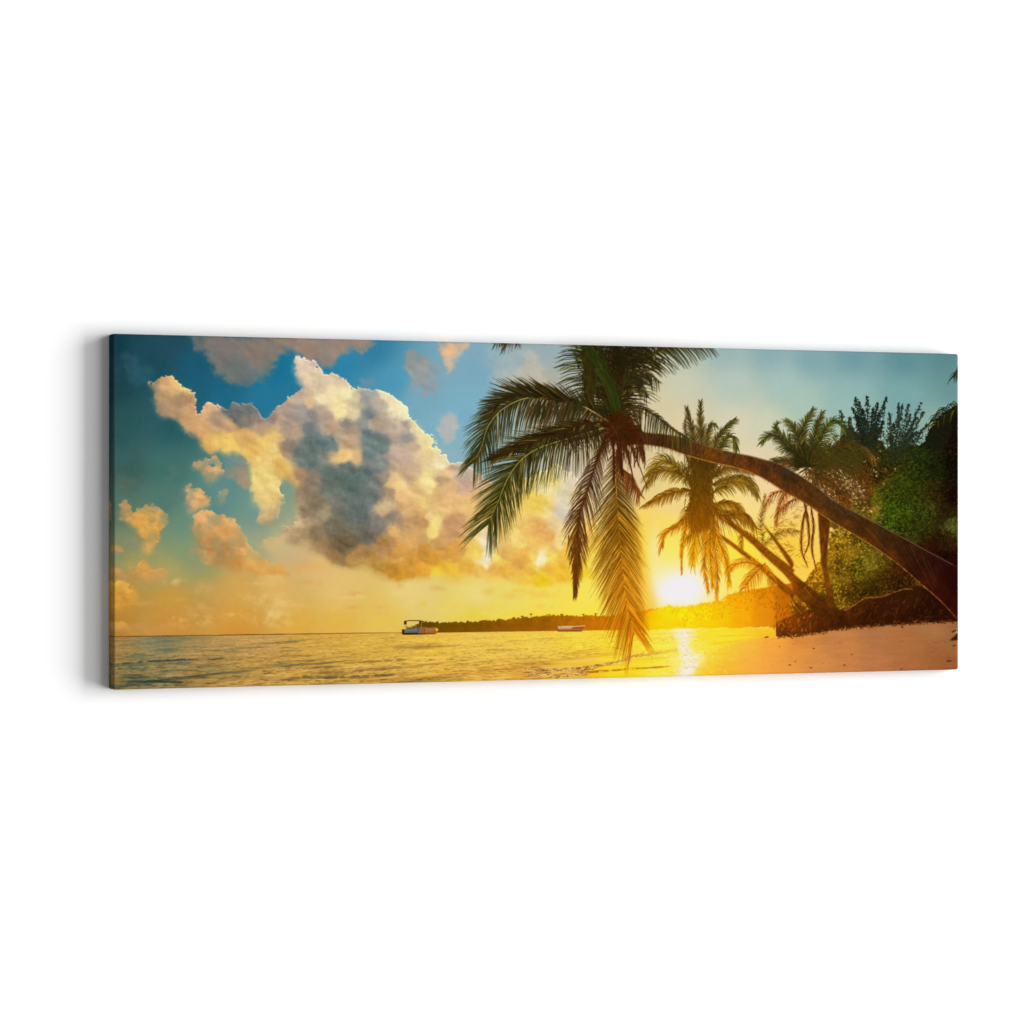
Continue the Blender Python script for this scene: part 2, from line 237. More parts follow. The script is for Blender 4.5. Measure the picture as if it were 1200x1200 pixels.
for k in range(46):
    cx = random.uniform(150, 660); cy = random.uniform(655, 738) - (0 if cx > 300 else 8); rx = random.uniform(8, 34); ry = rx * random.uniform(.12, .3)
    win = window([(cx - 2 * rx, cy - 3 * ry), (cx + 2 * rx, cy + 3 * ry)], 4)
    w = np.exp(-((GX[win] + 6 * WFx[win] - cx) / rx) ** 2 - ((GY[win] + 5 * WFy[win] - cy) / ry) ** 2) * sm(-.3, .3, WFy[win])
    mix(img[win], random.choice([(238, 196, 118), (214, 160, 88), (244, 212, 140), (226, 170, 96)]) if cx < 480 else random.choice([(246, 222, 110), (236, 190, 70)]), w * .42)
for cx, cy, rx, ry, c in ((345, 655, 26, 10, (214, 172, 118)), (372, 668, 22, 7, (228, 186, 120)), (335, 628, 12, 14, (212, 186, 142)), (360, 640, 16, 10, (222, 184, 128)), (318, 640, 14, 8, (226, 188, 124)), (310, 668, 30, 8, (230, 180, 100))):
    w = np.exp(-((GX + 7 * WFx - cx) / rx) ** 2 - ((GY + 6 * WFy - cy) / ry) ** 2)
    mix(img, c, np.clip(w, 0, 1) * .55)
# ---- the sun and its glow in the sky ----------------------------
SUNX, SUNY = 803, 688
mix(img, (252, 220, 60), np.clip(.45 * ell(808, 705, 80, 46), 0, 1))
mix(img, (251, 236, 100), np.clip(.8 * ell(800, 688, 46, 38), 0, 1))
mix(img, (246, 238, 190), np.clip(1.0 * ell(798, 690, 44, 30, .9), 0, 1)); mix(img, (241, 237, 240), np.clip((1.35 + .5 * W1x) * ell(797, 691, 29, 21, 1.0), 0, 1))
mix(img, (246, 232, 205), np.clip(.9 * ell(768, 640, 8, 26), 0, 1) * .5)

# ---- sea --------------------------------------------------------
def hor(x): return 746.3 - .0143 * (x - 128)
HZ = hor(GX)
dep = np.clip(GY - HZ, 0, 100)
SEA = [(130,752,168,132,72),(130,775,172,136,72),(130,800,150,122,62),(180,752,150,135,95),(185,780,150,130,82),(240,755,180,145,85),(240,790,172,135,70),(300,752,202,158,88),(300,790,195,150,72),(370,750,214,166,72),(370,790,205,160,72),
       (440,750,222,175,70),(440,790,215,168,75),(510,750,236,190,70),(560,760,236,196,82),(560,790,226,170,70),(620,750,240,205,75),(620,770,238,196,80),(620,790,222,160,62),(680,750,243,212,62),(680,775,236,190,70),(740,750,246,222,50),(740,770,244,212,50),
       (760,790,240,216,25),(790,750,248,232,90),(850,745,246,215,40),(900,742,240,190,40),(860,752,246,210,40),(700,790,238,200,30),(900,750,240,180,40)]
sea = field(SEA, 1.6, 10, .6)
lx = GX - 500; pd = 12 + dep                      # ripples get shorter and closer towards the horizon
s1 = fbm(lx / (pd * 1.0) + 40, 14 * np.log(pd) * 1.7 + GX * .012, 301, 5, .62, False)
s2 = fbm(lx / (pd * .35) + 90, 60 * np.log(pd) * .75 + GX * .01, 331, 4, .7, False)
s3 = fbm(lx / (pd * 2.6) + 20, 10 * np.log(pd) * 1.1 + GX * .018, 351, 4, .55, False)
warm = sm(150, 640, GX)
amp = (34 - 14 * warm)
sea = sea + (amp * (s1 * .9 + s2 * .8))[..., None] * np.array([1, .9, .55], np.float32)
dk = sm(.16, .52, s3 + .35 * s1) * sm(1, 9, dep)
dcol = np.stack([78 + 110 * sm(180, 700, GX), 84 + 50 * sm(180, 700, GX), 62 - 12 * sm(180, 700, GX)], -1).astype(np.float32)
mix(sea, dcol, dk * (.75 - .35 * sm(420, 760, GX)))
teal = sm(.0, .5, fbm(lx / 38 + 9, dep / 3.2, 371, 3, .5, False)) * ell(180, 790, 95, 60) + .5 * ell(195, 752, 26, 8)
mix(sea, (88, 108, 88), np.clip(teal * .75, 0, 1))
pale = sm(.12, .5, fbm(lx / (pd * .9) + 3, 22 * np.log(pd) * 1.5, 391, 4, .6, False))
mix(sea, (243, 214, 110), pale * .42 * sm(150, 560, GX))
mix(img, sea, sm(-.3, .4, GY - HZ - .12 * W2x))
# thin line of far land
mix(img, (120, 78, 30), (sm(-.95, -.5, GY - HZ + .25 * W1x) * (1 - sm(.2, .7, GY - HZ))) * (1 - sm(300, 520, GX) * .45) * (GX < 700) * .85)
# long dark swells
def band(pts, w, col, op, rough=1.0):
    win = window(pts, 8); gx = GX[win]; gy = GY[win]
    P = np.array([p[:2] for p in pts]); yc = np.interp(gx, P[:, 0], P[:, 1])
    th = w * (1 + .9 * W1x[win]) * sm(P[0, 0], P[0, 0] + 22, gx) * (1 - sm(P[-1, 0] - 26, P[-1, 0], gx)) + .01
    d = np.abs(gy - yc + rough * (.8 * W1y + .7 * W2y)[win])
    a = (1 - sm(th * .3, th + .3, d)) * np.clip(th / w * 1.6, 0, 1) * sm(-.55, .1, W2x[win])
    mix(img[win], col, np.clip(a, 0, 1) * op)
for o, pts, w, col, op in (('A2', [(40,1080),(300,1055),(480,1050),(900,1040)], 1.3, (58,72,66), .85), ('A2', [(60,1165),(400,1165),(800,1160)], 1.2, (72,80,66), .7),
                           ('A2', [(60,1195),(300,1190),(620,1200)], 1.8, (50,72,66), .8), ('A2', [(60,1010),(200,1008),(420,1015)], 1.0, (90,95,75), .6), ('A2', [(600,990),(700,985),(860,990)], .9, (110,90,55), .7),
                           ('B2', [(160,1105),(330,1095),(500,1095)], 1.6, (120,100,60), .8), ('B2', [(230,1140),(500,1125),(900,1095)], 2.2, (150,112,62), .75), ('B2', [(0,1190),(200,1165),(600,1160),(900,1140)], 2.4, (112,92,55), .8),
                           ('B2', [(400,1075),(700,1055),(980,1040)], 1.1, (165,115,45), .8), ('B2', [(0,1110),(100,1105),(260,1100)], 1.4, (140,108,62), .7), ('B2', [(40,1055),(250,1050),(420,1040)], .9, (145,105,50), .7), ('B2', [(520,1190),(900,1170),(1200,1165)], 1.8, (190,125,50), .7),
                           ('C2', [(0,1085),(100,1075),(260,1080)], 1.6, (205,140,50), .7), ('C2', [(240,975),(400,980),(560,970)], .9, (190,135,50), .6), ('B2', [(0,970),(100,965),(200,968)], .9, (130,98,45), .7), ('B2', [(0,1025),(160,1020),(330,1015)], .9, (140,100,45), .7)):
    band(T(o, pts), w, col, op)

# ---- wet sand, foam and the beach --------------------------------
wet = poly(T('C2', [(820,1215),(960,1135),(1200,1115)]) + T('D2', [(200,1080),(440,1020),(640,990),(900,905),(1130,880),(1130,1000),(400,1200),(-400,1220)]))
wet = bil(gauss(wet, 2), GX + 2 * W2x, GY + 1.0 * W2y)
WETC = T('C2', [(1000,1180,238,190,30),(1150,1150,240,210,35)]) + T('D2', [(100,1080,240,222,35),(100,1150,236,205,30),(300,1130,244,226,70),(450,1050,246,232,120),(600,1000,248,225,60),(800,930,246,205,45),(1000,890,244,190,50)])
wc = field(WETC, 1.6, 8)
wc += (7 * fbm(GX / 20, GY / 2.6, 410, 4, .5, False))[..., None]
mix(img, wc, np.clip(wet, 0, 1))
band(T('C2', [(850,1135),(1000,1128),(1200,1112)]) + T('D2', [(100,1108),(280,1098),(420,1085)]), 1.5, (165, 88, 15), .85, .5)
band(T('C2', [(600,1122),(850,1112),(1000,1098),(1200,1052)]) + T('D2', [(120,1024),(300,1002),(450,978)]), 1.7, (150, 98, 36), .6, .6)
# breaking ripple on the shore
def foam(pts, w, n, seed):
    r = np.random.default_rng(seed); P = np.array([p[:2] for p in pts]); 
    for _ in range(n):
        x = r.uniform(P[0, 0], P[-1, 0]); y = np.interp(x, P[:, 0], P[:, 1]) + r.normal(0, w * .5)
        L = r.uniform(1, 4); c = [(112, 66, 22), (150, 98, 42), (235, 190, 120), (205, 150, 70), (245, 215, 130)][r.integers(5)]
        stroke([(x, y), (x + L * .6, y - L * .06 + r.normal(0, .3)), (x + L, y - L * .2)], .9, .4, c, .7)

# ---- strokes ------------------------------------------------------
def stroke(pts, w0, w1, col, op=1.0, tgt=None):
    tgt = img if tgt is None else tgt
    P = np.array([p[:2] for p in pts], np.float32); n = len(P) - 1
    m = max(w0, w1) + 1
    xa = int(max(0, (P[:, 0].min() - m - X0) * S)); xb = int(min(NX, (P[:, 0].max() + m - X0) * S + 1))
    ya = int(max(0, (P[:, 1].min() - m - Y0) * S)); yb = int(min(NY, (P[:, 1].max() + m - Y0) * S + 1))
    if xb <= xa or yb <= ya: return
    gx = GX[ya:yb, xa:xb]; gy = GY[ya:yb, xa:xb]; cov = np.zeros(gx.shape, np.float32)
    for k in range(n):
        ax, ay = P[k]; dx, dy = P[k + 1] - P[k]; q = dx * dx + dy * dy + 1e-6
        t = np.clip(((gx - ax) * dx + (gy - ay) * dy) / q, 0, 1)
        d = np.sqrt((gx - ax - t * dx) ** 2 + (gy - ay - t * dy) ** 2)
        w = (w0 + (w1 - w0) * (k + t) / n) * .5
        aa = .5 / S
        c = np.clip((w - d) / (2 * aa) + .5, 0, 1) * np.clip(w / aa, 0, 1)
        np.maximum(cov, c, out=cov)
    sub = tgt[ya:yb, xa:xb]
    sub += (np.array(col, np.float32) - sub) * (cov * op)[..., None]

def spline(pts, n):
    P = np.array([p[:2] for p in pts], float); P = np.vstack([2 * P[0] - P[1], P, 2 * P[-1] - P[-2]])
    m = len(P) - 3; out = []
    for u in np.linspace(0, m - 1e-6, n):
        i = int(u); t = u - i; a, b, c, d = P[i:i + 4]
        out.append(.5 * ((2 * b) + (-a + c) * t + (2 * a - 5 * b + 4 * c - d) * t * t + (-a + 3 * b - 3 * c + d) * t ** 3))
    return np.array(out)

def lerp(a, b, t): return tuple(a[i] + (b[i] - a[i]) * t for i in range(len(a)))

def frond(pts, nl, lL, lR, c0, c1, aL=(70, 30), aR=(70, 30), g=.25, w=1.5, rib=None, rw=2.2, t0=.06, prof=None, jit=.12, cs=None, op=.95, gL=None, gR=None):
    """c0/c1: ink at the base / at the tip; cs: lighter streak ink mixed in at random; L = left of travel on the page (y down)"""
    R = spline(pts, 80)
    seg = np.r_[0, np.cumsum(np.hypot(*np.diff(R, axis=0).T))]; LN = seg[-1]
    items = []
    for k in range(nl):
        for side in (-1, 1):
            t = t0 + (1 - t0) * (k + random.random() * .8) / nl
            s = t * LN; i = min(len(R) - 2, int(np.searchsorted(seg, s) - 1)); i = max(i, 0)
            f = (s - seg[i]) / max(1e-6, seg[i + 1] - seg[i]); p = R[i] + (R[i + 1] - R[i]) * f
            tv = R[min(i + 2, len(R) - 1)] - R[max(i - 1, 0)]; tv /= np.hypot(*tv) + 1e-9
            Lm = lL if side < 0 else lR
            if Lm <= 0: continue
            A = aL if side < 0 else aR
            ang = math.radians(A[0] + (A[1] - A[0]) * t + random.gauss(0, 3.5)) * side
            d = np.array([tv[0] * math.cos(ang) - tv[1] * math.sin(ang), tv[0] * math.sin(ang) + tv[1] * math.cos(ang)])
            pr = (min(1, .45 + 2.2 * t) * (1 - .55 * max(0, t - .55) / .45)) if prof is None else np.interp(t, *prof)
            L = Lm * pr * random.uniform(1 - jit * 1.6, 1 + jit)
            gg = (gL if side < 0 else gR); gg = g if gg is None else gg
            gg *= random.uniform(.75, 1.25)
            q1 = p + d * L * .38 + np.array([0, gg * L * .08]); q2 = p + d * L * .7 + np.array([0, gg * L * .4]); q3 = p + d * L * .94 + np.array([0, gg * L * .95])
            c = lerp(c0, c1, t); v = random.uniform(.68, 1.3)
            c = tuple(min(255, x * v) for x in c)
            if w > 1.18 and random.random() < .16: c = lerp(c, (158, 132, 44), random.uniform(.3, .8))
            if cs is not None and random.random() < .3: c = lerp(c, cs, random.uniform(.3, .9))
            items.append((p, q1, q2, q3, c))
    random.shuffle(items)
    for p, q1, q2, q3, c in items: stroke([p, q1, q2, q3], w * random.uniform(.8, 1.15), w * .25, c, op)
    if rib is not None: stroke(R[::4], rw, rw * .35, rib, .9)

foam(T('C2', [(600,1120),(850,1108),(1000,1095),(1200,1050)]) + T('D2', [(120,1022),(300,1000),(450,978)]), 2.0, 520, 1)
foam(T('C2', [(560,1150),(700,1150),(900,1150),(960,1135)]), 3.2, 330, 2)
foam(T('C2', [(520,1112),(700,1118),(900,1120),(1000,1105)]), 1.2, 160, 3)
band(T('D2', [(500,958),(640,940),(800,925),(900,905)]), .7, (215, 140, 20), .6, .4)
band(T('D2', [(220,1000),(350,985),(450,972)]), 1.6, (225, 160, 20), .6, .6)

# ---- far tree line -----------------------------------------------
def treeline(xs, ys, col_l, col_r, yb, jag, seed, op=1.0, dens=1.0):
    r = np.random.default_rng(seed)
    top = np.interp(GX[0], xs, ys)
    n1 = np.array([vnoise(np.array([x / 2.2]), np.array([.5]), seed)[0] for x in GX[0]]); n2 = np.array([vnoise(np.array([x / .9]), np.array([.5]), seed + 1)[0] for x in GX[0]])
    top = top - jag * (.8 * n1 + .5 * n2)
    inx = ((GX >= xs[0]) & (GX <= xs[-1]))
    t = np.clip((GX - xs[0]) / (xs[-1] - xs[0]), 0, 1)[..., None]
    c = np.array(col_l, np.float32) * (1 - t) + np.array(col_r, np.float32) * t
    c = c * (1 + .10 * W2x + .06 * W1y)[..., None]
    mix(img, c, sm(-.5, .5, GY - top[None, :]) * (1 - sm(-.4, .4, GY - (HZ + yb))) * inx * op)
treeline([475, 484, 494, 530, 560, 590, 600, 625, 650, 690, 715, 740, 772], [738, 734, 728.5, 729, 728, 726, 725, 722.5, 721, 721.5, 722, 718, 712], (104, 72, 8), (214, 120, 8), .6, 1.9, 501)
for x, y in T('C2', [(470,765),(525,755),(585,740),(705,745),(790,742),(935,742),(1018,738),(370,775)]):     # emergent palms of the far shore
    for k in range(7):
        a = math.radians(-170 + k * 27); stroke([(x, y + .5), (x + 2.2 * math.cos(a), y + .6 + 1.4 * math.sin(a))], .7, .35, (130, 82, 8), .8)
    stroke([(x, y), (x + .2, 727)], .8, .8, (120, 76, 8), .8)
def hill(pts, cps, jag, seed, op=1.0, soft=.5):
    win = window(pts); m = gauss(poly(pts, win), soft * S); m = bil(m, GX[win] + jag * (W1x + W2x)[win], GY[win] + jag * (W1y * .8 + 1.2 * W2y)[win], win); m = sm(.3, .7, m)
    c = field(cps, 1.8, 8, win=win); c *= (1 + .05 * W2x + .05 * W1x)[win][..., None]
    mix(img[win], c, m * op)
hill(T('D2', [(200,740),(300,700),(330,705),(360,682),(400,694),(480,690),(500,697),(560,678),(620,662),(660,668),(700,648),(730,655),(760,612),(850,590),(1000,560),(1300,520),(1300,825),(200,842)]),
     T('D2', [(250,760,240,190,8),(350,750,242,205,14),(480,740,244,214,20),(600,730,240,200,15),(400,810,238,200,20),(700,760,234,180,12),(700,680,232,180,12),(850,640,222,150,10),(850,760,226,160,12),(1000,640,208,126,10),(1000,760,212,132,14),(1150,640,182,96,8),(1150,780,185,98,10)]), 1.2, 510)
HT = np.array(T('D2', [(300,700),(360,682),(400,694),(480,690),(560,678),(620,662),(700,648),(760,612),(850,590),(1000,575),(1130,560)]))
for k in range(560):
    x = random.uniform(774, 918); y = np.interp(x, HT[:, 0], HT[:, 1]); t = (x - 774) / 144; dd = random.random() ** 2 * 22
    c = lerp((240, 208, 14), (176, 98, 8), t); v = random.uniform(.84, 1.1); a = random.gauss(-1.57, .7); L = random.uniform(1.2, 4)
    y += dd; stroke([(x, y + 1), (x + L * math.cos(a), y + 1 + L * math.sin(a))], random.uniform(.9, 1.8), .4, tuple(min(250, q * v) for q in c), .75)
band(T('D2', [(620,800),(850,838),(1130,838)]), .0001, (0, 0, 0), 0)

# ---- dry beach ----------------------------------------------------
sand = poly(T('D2', [(440,1220),(480,1150),(525,1090),(610,1062),(590,1020),(620,990),(700,968),(850,925),(1000,898),(1120,888),(1200,885)]) + T('E2', [(0,885),(200,862),(400,832),(900,795),(1250,780),(1250,1300),(-400,1300)]))
sand = bil(gauss(sand, 1.5), GX + 1.6 * W1x, GY + .8 * W2y)
SC = (T('D2', [(520,1140,242,205,50),(620,1080,244,190,35),(650,1000,246,196,45),(750,980,244,182,50),(750,1100,240,172,50),(900,1050,238,166,68),(900,930,243,176,60),(1050,1000,234,156,66),(1080,920,238,160,60),(1150,1100,228,150,68)]) +
      T('E2', [(100,1000,222,146,64),(100,920,205,128,58),(300,900,188,122,70),(200,1070,208,136,72),(400,1000,196,126,68),(600,880,172,112,68),(600,1080,184,116,70),(800,960,172,108,60),(1000,850,168,112,68),(1000,1000,160,98,52),(1120,900,150,100,62),(1100,1080,154,90,50),(850,1080,170,104,60)]))
sc = field(SC, 1.6, 10)
sc += (7 * fbm(GX / 22 + GY / 40, GY / 2.2, 420, 5, .6, False) + 4 * fbm(GX / 3, GY / 1.2, 440, 3))[..., None] * np.array([1, .85, .6], np.float32)
mix(img, sc, np.clip(sand, 0, 1))
for k in range(150):
    x = random.uniform(835, 1122); y = random.uniform(745, 783); L = random.uniform(.6, 5)
    if y < 752 - (x - 835) * .03: continue
    v = random.choice([(.72, 1), (.82, 1), (1.1, 1)])[0]
    i = min(NY - 1, int((y - Y0) * S)); j = int((x - X0) * S)
    stroke([(x, y), (x + L * .5, y - .15), (x + L, y + random.uniform(-.4, .1))], .7, .3, tuple(img[i, j] * v), .6)
for o, x, y, r in (('E2',195,970,2.2),('E2',175,1100,2),('E2',400,1082,2.2),('E2',1095,1055,3.4),('E2',780,1110,2.2),('E2',30,1082,1.6),('E2',445,1012,1.4),('E2',1130,952,2.4),('D2',1105,958,1.2),('D2',1175,1080,1.8),('D2',1020,895,3.4),('D2',605,1000,1),('E2',70,1058,1.5)):
    (cx, cy), = T(o, [(x, y)])
    for k in range(9): stroke([(cx + random.gauss(0, r * .4), cy + random.gauss(0, r * .16)), (cx + random.gauss(0, r * .5), cy + random.gauss(0, r * .16))], r * .35, .3, (95, 48, 18), .7)
band(T('E2', [(150,1012),(200,1002),(260,1006)]), .6, (120, 68, 32), .6, .3)
band(T('E2', [(60,1056),(120,1050),(190,1048)]), .6, (120, 68, 32), .6, .3)
band(T('E2', [(380,1058),(430,1055),(500,1050)]), .6, (130, 76, 40), .5, .3)

# glitter of the low sun on water and wet sand
gl = np.zeros((NY, NX), np.float32)
for y, cx, w in [(737, 800, 12), (745, 801, 11), (752, 802, 9), (758, 801, 6), (763, 804, 10), (770, 808, 16), (778, 809, 13), (785, 805, 10), (792, 803, 9)]:
    gl = np.maximum(gl, np.exp(-((GX - cx + 4 * W2x) / w) ** 2 - ((GY - y + 2 * W2y) / 5.6) ** 2))
mix(img, (244, 234, 215), np.clip(gl * 1.25, 0, 1) * sm(-.2, .6, GY - HZ))
mix(img, (248, 226, 70), np.clip(.5 * ell(806, 762, 60, 24), 0, 1) * sm(-.2, .6, GY - HZ))
mix(img, (243, 236, 232), np.clip(gl * 1.3 - .35, 0, 1) * sm(-.2, .6, GY - HZ))

# fine ripples
for k in range(5200):
    q = random.random() ** 1.3; x = random.uniform(126, 790); y = hor(x) + 1 + q * 66; L = (1.2 + 11 * q) * random.uniform(.4, 1.4)
    if y > 812 or (x > 640 and y > 775 - (x - 640) * .14): continue
    i = int((y - Y0) * S); j = int((x - X0) * S)
    if not (0 <= i < NY and 0 <= j < NX): continue
    v = random.choice([.56, .68, .80, 1.1, 1.18]); c = np.clip(img[i, j] * np.array([v, v * (.97 if v < 1 else 1), v * (.92 if v < 1 else 1.15)]), 0, 245)
    sl = random.gauss(-.03, .03)
    stroke([(x, y), (x + L * .5, y + L * .5 * sl - .1), (x + L, y + L * sl)], .35 + .8 * q, .2, c, .62)

for k in range(420):      # broken sparkle under the sun
    y = random.uniform(738, 796); wd = 12 + (y - 738) * .32; x = random.gauss(804, wd); L = random.uniform(1, 5)
    stroke([(x, y), (x + L, y + random.gauss(0, .2))], random.uniform(.4, 1.1), .3, random.choice([(245, 238, 215), (250, 232, 130), (250, 226, 90), (226, 160, 30)]), .55)
# ---- boats of the print --------------------------------------------
def fill(pts, col, op=1.0, soft=.35):
    win = window(pts, 10); m = gauss(poly(pts, win), soft * S); mix(img[win], np.array(col, np.float32), m * op)
def K(pts): return [(440 + x / 12, 700 + y / 12) for x, y in pts]
_f = fill
def fill(p, c, op=1.0, soft=.1): _f(p, c, op, soft)
fill(K([(370,515),(372,455),(430,450),(440,430),(560,425),(640,420),(760,425),(850,420),(885,450),(860,510),(600,525),(400,528)]), (146, 100, 54))
fill(K([(430,445),(555,435),(555,500),(430,500)]), (88, 106, 100)); fill(K([(560,420),(620,430),(620,510),(560,505)]), (92, 98, 112))
fill(K([(370,450),(410,450),(410,520),(370,520)]), (78, 42, 18)); fill(K([(400,500),(600,500),(600,528),(390,528)]), (70, 42, 16))
fill(K([(680,430),(840,430),(860,470),(680,490)]), (160, 112, 62)); fill(K([(700,490),(850,490),(840,512),(690,520)]), (196, 92, 28)); fill(K([(840,425),(888,450),(860,480)]), (240, 195, 40))
fill(K([(400,500),(850,505),(840,522),(400,530)]), (72, 40, 14), .55)
stroke(K([(410,338),(470,326),(620,328),(680,338)]), 1.0, 1.0, (92, 52, 18)); fill(K([(405,335),(440,338),(438,385),(405,382)]), (78, 42, 18)); fill(K([(612,335),(640,335),(632,375),(612,372)]), (72, 40, 20))
stroke(K([(415,380),(412,450)]), .6, .6, (200, 170, 120)); stroke(K([(565,372),(570,470)]), .8, .8, (168, 152, 126)); stroke(K([(640,360),(645,440)]), .6, .6, (180, 150, 96)); stroke(K([(686,440),(690,510)]), .7, .7, (110, 62, 20))
for k in range(16): stroke(K([(430 + k * 13, 440 - 22 * random.random()), (434 + k * 13, 425 - 30 * random.random())]), 1.1, .5, (118, 84, 22), .85)
stroke(K([(430,470),(550,462)]), .5, .5, (190, 190, 170), .6)
fill(T('C2', [(755,825),(945,820),(925,855),(765,856)]), (150, 84, 36)); fill(T('C2', [(765,822),(860,820),(862,838),(768,842)]), (196, 158, 118)); stroke(T('C2', [(765,826),(870,824),(945,820)]), .9, .9, (228, 190, 140)); stroke(T('C2', [(765,856),(925,856)]), .7, .7, (120, 60, 16))
stroke(T('C2', [(780,846),(925,842)]), 1.0, .8, (170, 106, 56))
for (x, y, L) in T('B2', [(880,905,14),(900,930,20),(870,960,8)]) : stroke([(x, y), (x + L, y + .3)], .7, .4, (214, 140, 60), .6)

fill = _f
# ---- green growth on the right --------------------------------------
VEG = (T('E1', [(150,800,92,74,30),(300,640,70,86,30),(350,750,62,70,24),(480,560,44,52,44),(560,520,40,50,46),(500,660,48,50,34),(590,700,62,60,26),(570,740,76,78,24),(620,620,56,60,42),(760,560,62,76,60),(700,700,50,58,34),(880,600,64,80,60),(820,520,60,78,64),(560,830,84,56,20),(450,860,70,58,18),(350,870,96,70,22),
          (450,1000,112,66,20),(560,1000,96,64,18),(300,1000,130,74,24),(200,1000,120,80,28),(250,900,110,92,34),(700,830,62,62,22),(800,860,56,60,20),(780,980,72,80,14),(700,1050,74,86,14),(620,1120,92,98,18),(800,1050,58,68,12),(880,960,52,64,12),(780,900,60,60,16),(660,960,84,60,18),(900,840,48,64,18),(1000,900,34,42,12),(1000,740,36,34,16),
          (1060,700,72,22,14),(1060,620,30,22,14),(1120,560,24,24,16),(1120,700,26,16,10),(1130,900,22,14,8),(1130,1100,30,10,6),(1000,1100,62,40,12),(950,1120,64,62,14),(600,1180,150,120,40),(420,1130,150,84,26)]) +
       T('E2', [(500,20,120,110,34),(700,20,58,84,12),(820,60,66,82,14),(950,60,74,84,18),(1080,60,48,30,10),(700,100,74,96,18),(900,180,72,72,18),(1120,150,92,98,34),(1080,250,66,40,12),(1000,280,60,22,8),(1120,380,48,10,5),(400,230,172,130,30),(470,300,160,120,26),(550,400,124,108,24),(600,340,128,104,26),(500,450,120,104,22),
          (350,350,160,116,20),(380,470,132,98,18),(350,550,150,112,24),(200,520,196,130,20),(200,420,210,140,24),(650,500,92,62,12),(560,560,84,56,10),(750,520,78,44,12),(800,450,86,40,10),(100,560,206,130,14),(60,200,200,140,50),(60,400,205,120,20),(330,640,166,120,22),(450,600,110,74,14),(880,540,104,66,14),(150,250,150,66,12)]))
vegf = field(VEG, 2.0, 8) * np.array([1.0, 1.02, .92], np.float32)
vmask = (T('E1', [(430,640),(520,690),(640,720),(700,780),(800,770),(880,760),(940,740),(950,690),(980,640),(1000,590),(1060,535),(1120,505),(1250,470),(1250,1300),(200,1300),(400,1220),(540,1140),(560,1060),(480,990),(380,920),(300,900),(320,780),(380,700)]),
         T('E2', [(240,0),(1250,0),(1250,780),(960,790),(340,820),(200,760),(60,760),(20,700),(60,600),(150,500),(230,400),(290,300),(320,160)]))
for pts in vmask:
    m = gauss(poly(pts), 1.5); m = bil(m, GX + 4 * W2x + 3 * W1x, GY + 4 * W2y + 3 * W1y)
    vv = vegf * (.74 + .20 * W2x + .40 * W1y + .15 * BIL)[..., None]
    mix(img, vv, sm(.35, .65, m))
# openings where the sky shines through
def dabs(n, box, col, r, dens=None, light=(.65, 1.45), ang=None, op=.9, cps=None):
    x0, y0, x1, y1 = box
    for _ in range(n):
        x = random.uniform(x0, x1); y = random.uniform(y0, y1)
        if dens is not None and random.random() > dens(x, y): continue
        a = random.uniform(0, math.pi) if ang is None else math.radians(random.gauss(*ang)); L = r * random.uniform(.5, 1.3)
        if col is None:
            i = int((y - Y0) * S); j = int((x - X0) * S)
            if not (0 <= i < NY and 0 <= j < NX): continue
            c = tuple(np.clip(vegf[i, j] * random.uniform(*light), 0, 255))
        else: c = tuple(min(255, v * random.uniform(*light)) for v in col)
        stroke([(x - L * math.cos(a), y - L * math.sin(a)), (x + L * math.cos(a), y + L * math.sin(a))], r * .8, r * .35, c, op)
def inside(pts):
    m = poly(pts)
    def f(x, y):
        i = int((y - Y0) * S); j = int((x - X0) * S)
        return m[i, j] if 0 <= i < NY and 0 <= j < NX else 0
    return f
def nf(seed, sc, lo, hi):
    def f(x, y): return float(sm(lo, hi, vnoise(np.array([x / sc]), np.array([y / sc]), seed)[0]))
    return f
i1 = inside(vmask[0]); i2 = inside(vmask[1])
# dappled crown in front of the low sky
tr = inside(T('E1', [(180,880),(300,860),(560,900),(620,1000),(560,1120),(480,1200),(300,1200),(100,1000)]))
dabs(1500, (935, 540, 1030, 605), None, 1.5, tr, (.6, 1.3))
dabs(5200, (990, 478, 1123, 605), None, 1.5, i1, (.4, 1.45))
dabs(420, (985, 520, 1123, 605), (112, 84, 30), .8, i1, (.5, 1.5), op=.6)
dabs(200, (960, 545, 1050, 600), (150, 74, 24), .9, i1, (.5, 1.4), op=.7)
dabs(5200, (925, 590, 1123, 722), None, 1.4, i2, (.55, 1.4))
sp = T('E1', [(205,905,3),(225,930,3.4),(240,915,2.6),(310,895,3),(330,905,2.6),(345,912,2),(400,845,2),(405,870,1.8),(490,885,1.6),(535,862,2.2),(605,930,2.6),(615,960,2),(660,1010,1.6),(228,998,3),(250,990,2),(355,1030,3.2),(375,1050,3.4),(400,1050,3),(415,1040,2),(340,1060,2),(740,912,1.6),(630,835,1.8),(640,790,2),(545,1090,1.8),(570,1195,2.4),(530,1170,1.8),(850,860,1.4),(30,1100,3),(60,1130,3),(20,1150,3),(90,1150,3),(110,1170,3),(150,1190,3)]) + T('E2', [(580,55,2),(520,45,1.6),(400,175,2.4),(385,190,2.4),(355,180,2),(310,185,3),(330,200,2),(290,190,2.4),(420,190,2),(310,250,1.6),(370,260,1.5),(60,60,3),(30,90,3),(180,100,2.6),(210,140,2.4),(200,90,2),(190,180,2),(60,120,4),(40,160,4),(60,190,3),(30,220,4),(60,260,3.4),(90,300,2.6),(20,320,4),(70,340,3),(40,280,4),(15,400,4),(200,220,2),(190,330,1.5)])
